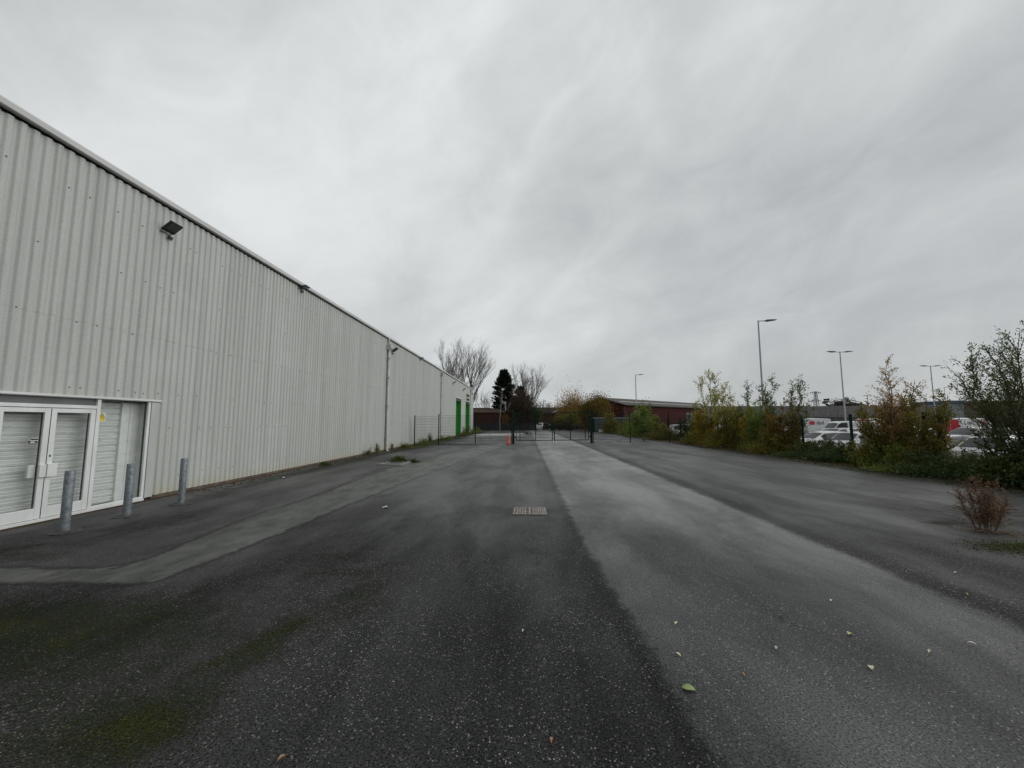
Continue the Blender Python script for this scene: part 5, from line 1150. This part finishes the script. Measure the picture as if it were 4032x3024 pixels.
PROTO = {}
def car(kind, S, paint, pname, x, y, rz, label, group='cars in the car park', name='parked_car', cat='car', z=-0.25):
    key = (kind, pname)
    if key in PROTO: return copy_thing(PROTO[key], (x, y, z), rz, label)
    t = thing(name, label, cat, (x, y, z), rz, group); car_parts(t, S, paint); PROTO[key] = t
    return t
W_, S_, G_ = ('w', M_CARWHITE), ('s', M_CARSILVER), ('g', M_CARGREY)
def cars(kind, S, pc, x, y, deg, label, **k): return car(kind, S, pc[1], pc[0], x, y, R(deg), label, **k)
cars('hatch', HATCH, W_, 17.3, 19.9, 1, 'white hatchback with its dark rear window facing the yard between two fence posts')
cars('hatch', HATCH, W_, 17.4, 14.1, -2, 'white hatchback half hidden behind the tall willow')
cars('saloon', SALOON, G_, 17.9, 17.0, 2, 'dark grey saloon behind the salmon leaved tree')
cars('suv', SUV, W_, 17.6, 11.2, 0, 'white tall car behind the right edge willow clump')
cars('saloon', SALOON, W_, 17.4, 22.8, -1, 'white saloon left of the hatchback with the dark rear window')
cars('hatch', HATCH, G_, 17.8, 25.7, 2, 'dark grey hatchback glimpsed behind the rust coloured shrub')
cars('saloon', SALOON, S_, 17.6, 28.6, 0, 'silver saloon glimpsed between the golden shrub and the rust shrub')
cars('hatch', HATCH, W_, 17.6, 40.5, 3, 'white hatchback showing left of the golden shrub')
cars('suv', SUV, S_, 17.4, 43.4, 0, 'silver tall car glimpsed behind the dark blue green shrub')
cars('hatch', HATCH, S_, 24.0, 31.2, 182, 'silver hatchback in the second row facing the yard')
cars('saloon', SALOON, S_, 25.6, 33.6, 182, 'silver saloon in the second row behind the first silver hatchback')
cars('suv', SUV, W_, 28.0, 30.2, 2, 'white tall estate with dark rear side window in the second row')
cars('saloon', SALOON, W_, 27.0, 27.2, -2, 'white saloon in the second row behind the salmon tree')
cars('suv', SUV, G_, 26.6, 24.4, 182, 'dark tall car in the second row glimpsed through the willow')
cars('hatch', HATCH, W_, 22.5, 36.5, 182, 'white hatchback in the second row behind the near lamp post')
cars('saloon', SALOON, W_, 21.5, 41.0, 182, 'white saloon in the second row left of the near lamp post')
cars('suv', SUV, W_, 30.5, 35.5, 190, 'white tall car in the back row below the double headed lamp post')
cars('saloon', SALOON, W_, 32.5, 33.0, 10, 'white saloon farthest right in the back row')
cars('hatch', HATCH, W_, 2.9, 78.6, 190, 'white car parked behind the gate by the low building', z=0)

M_VANWHITE = pm('van_white', (0.70, 0.71, 0.71), (0.66, 0.67, 0.67), 1, 0.4, coat=0.3)
M_LOGORED = pm('logo_red', (0.55, 0.025, 0.04), (0.48, 0.02, 0.035), 3, 0.5)
M_LOGOGREY = pm('logo_grey', (0.10, 0.10, 0.11), None, 3, 0.5)
def text_mesh(body, size, name):
    cu = bpy.data.curves.new(name, 'FONT'); cu.body = body; cu.size = size; cu.align_x = 'CENTER'; cu.extrude = 0.004
    o = bpy.data.objects.new(name, cu); C.objects.link(o)
    me = bpy.data.meshes.new_from_object(o.evaluated_get(bpy.context.evaluated_depsgraph_get()))
    bpy.data.objects.remove(o); return me
me_dpd = text_mesh('dpd', 0.62, 'lettering')
def van(x, y, deg, label, side_sign, red_back, z=-0.25, scale=1.0):
    t = thing('delivery_van', label, 'van', (x, y, z), R(deg), 'delivery vans in front of the concrete wall'); t.scale = (scale,) * 3
    car_parts(t, VAN, M_VANWHITE)
    yy = side_sign * 1.012
    hx = MB(); hx.prism([(-0.40, 1.80), (-0.20, 2.02), (0.20, 2.02), (0.40, 1.80), (0.18, 1.56), (-0.18, 1.56)], 1, min(yy, yy - side_sign * 0.02), max(yy, yy - side_sign * 0.02))
    hx.v = [(x_ + (0.35 if side_sign < 0 else -0.3), y_ - side_sign * 0.045 * max(0, (z_ - 1.5) / 0.6), z_) for x_, y_, z_ in hx.v]
    hx.build('emblem', M_LOGORED, t)
    o = link_mesh('lettering', me_dpd.copy(), M_LOGOGREY, t); o.location = (-1.3, side_sign * 1.0, 1.62); o.rotation_euler = (R(86), 0, 0) if side_sign < 0 else (R(86), 0, R(180))
    if red_back:
        for sg in (-1, 1):
            MB().box(-2.755, -2.72, min(sg * 0.03, sg * 0.84), max(sg * 0.03, sg * 0.84), 0.75, 2.18).build('rear_door', M_LOGORED, t, bevel=0.03)
    return t
van(36.2, 52.5, 180, 'white delivery van facing left with red emblem and grey lettering on its side', 1, False)
van(45.3, 52.0, 14, 'white delivery van with red rear doors behind the hatchback', -1, True)
van(54.2, 50.0, 8, 'white delivery van with red markings seen through the willow', -1, True)
van(27.5, 53.0, 176, 'white delivery van mostly hidden behind the rust coloured shrub', 1, False)
pvw = thing('panel_van', 'plain white low van between the two delivery vans', 'van', (32.4, 41.0, -0.25), R(178), None); pvw.scale = (0.9, 0.9, 0.84); car_parts(pvw, VAN, M_VANWHITE)

# ================================================================== small things on the ground
LEAVES = [(-0.03, 3.35, 'pale leaf lying in the middle of the dark tarmac', 0), (1.03, 2.70, 'larger green leaf lying on the joint in the foreground', 1), (0.13, 2.26, 'orange brown leaf near the bottom edge, centre', 2), (-1.24, 2.10, 'tan leaf near the bottom edge, left of centre', 3),
          (1.26, 3.52, 'tiny pale leaf just right of the tarmac joint', 0), (1.10, 3.07, 'pale leaf below the tiny one by the joint', 0), (2.22, 3.68, 'dark little leaf on the middle strip', 4), (1.87, 3.18, 'slim pale leaf in the middle of the grey strip', 0), (2.89, 4.0, 'pale yellowish leaf on the upper part of the grey strip', 0),
          (2.37, 2.96, 'round pale grey leaf on the grey strip', 0), (4.82, 4.75, 'white leaf on the dark strip by the right edge', 5), (3.40, 3.29, 'bright pale leaf near the right edge on the grey strip', 5), (2.58, 3.40, 'small round yellow leaf on the grey strip', 6), (2.97, 3.17, 'slender curled pale leaf on the grey strip right of centre', 0), (4.33, 4.19, 'tan sliver of leaf on the dark right strip', 3), (1.45, 2.85, 'reddish tan leaf right of the green leaf', 3)]
LC = [(0.58, 0.56, 0.40), (0.22, 0.30, 0.09), (0.36, 0.16, 0.06), (0.33, 0.21, 0.10), (0.03, 0.03, 0.025), (0.66, 0.66, 0.60), (0.60, 0.55, 0.22)]
rl = random.Random(14)
for i, (x, y_, lab, k) in enumerate(LEAVES):
    L = (0.044 + 0.014 * rl.random()) if i != 1 else 0.085; Wd = L * (0.34 if 'round' not in lab else 0.75); a_ = rl.uniform(0, 6.28)
    b = MB(); n = 8; cur = 0.010 + 0.006 * rl.random()
    for j in range(n):
        u0, u1 = j / n, (j + 1) / n
        for sg in (-1, 1):
            f0, f1 = math.sin(math.pi * u0 ** 0.8) * Wd / 2, math.sin(math.pi * u1 ** 0.8) * Wd / 2
            z0, z1 = 0.006 + cur * math.sin(math.pi * u0), 0.006 + cur * math.sin(math.pi * u1)
            q_ = [(L * (u0 - .5), 0, z0), (L * (u1 - .5), 0, z1), (L * (u1 - .5), sg * f1, z1 + 0.003), (L * (u0 - .5), sg * f0, z0 + 0.003)]
            b.quad(*(q_ if sg > 0 else q_[::-1]))
    c = LC[k]
    t = thing('fallen_leaf', lab, 'leaf', (x, y_, 0), a_, 'fallen leaves on the tarmac')
    b.build('blade', pm('fallen_leaf_%d' % k, c, tuple(v * 0.7 for v in c), 60, 0.6), t, smooth=True)
    MB().tube([(-L * 0.78, 0, 0.003), (-L * 0.48, 0, 0.007), (L * 0.4, 0, 0.010)], [0.0011, 0.0012, 0.0004], 4).build('stalk', pm('leaf_stalk', (0.2, 0.15, 0.08), None, 9, 0.7), t)
LIT = [(-2.78, 7.83, 0.11, 'crumpled white paper scrap on the tarmac left of the drain'), (-7.37, 11.87, 0.07, 'tiny white scrap on the tarmac by the warehouse wall'), (13.0, 26.9, 0.22, 'white litter below the olive bramble'), (12.95, 23.2, 0.20, 'white litter below the green leafy shrub'), (12.75, 20.0, 0.18, 'white litter left of the low bramble'),
       (12.8, 19.05, 0.22, 'pale wrapper on the verge under the low bramble'), (12.7, 18.5, 0.24, 'flat pale wrapper on the verge nearest the bramble row'), (-7.95, 22.6, 0.12, 'white scrap at the foot of the nearest downpipe')]
for i, (x, y_, s, lab) in enumerate(LIT):
    b = MB(); rr_ = random.Random(40 + i); g_ = [[(s * (u / 3 - .5) + rr_.uniform(-.1, .1) * s, s * .7 * (v / 3 - .5) + rr_.uniform(-.1, .1) * s, 0.006 + s * 0.35 * rr_.random() ** 2) for v in range(4)] for u in range(4)]
    for u in range(3):
        for v in range(3): b.quad(g_[u][v], g_[u + 1][v], g_[u + 1][v + 1], g_[u][v + 1])
    o = b.build('litter', pm('litter_white', (0.74, 0.74, 0.72), (0.62, 0.62, 0.60), 8, 0.6)); o.location = (x, y_, 0); o.rotation_euler = (0, 0, rr_.uniform(0, 6)); tag(o, lab, 'litter', 'scraps of litter')
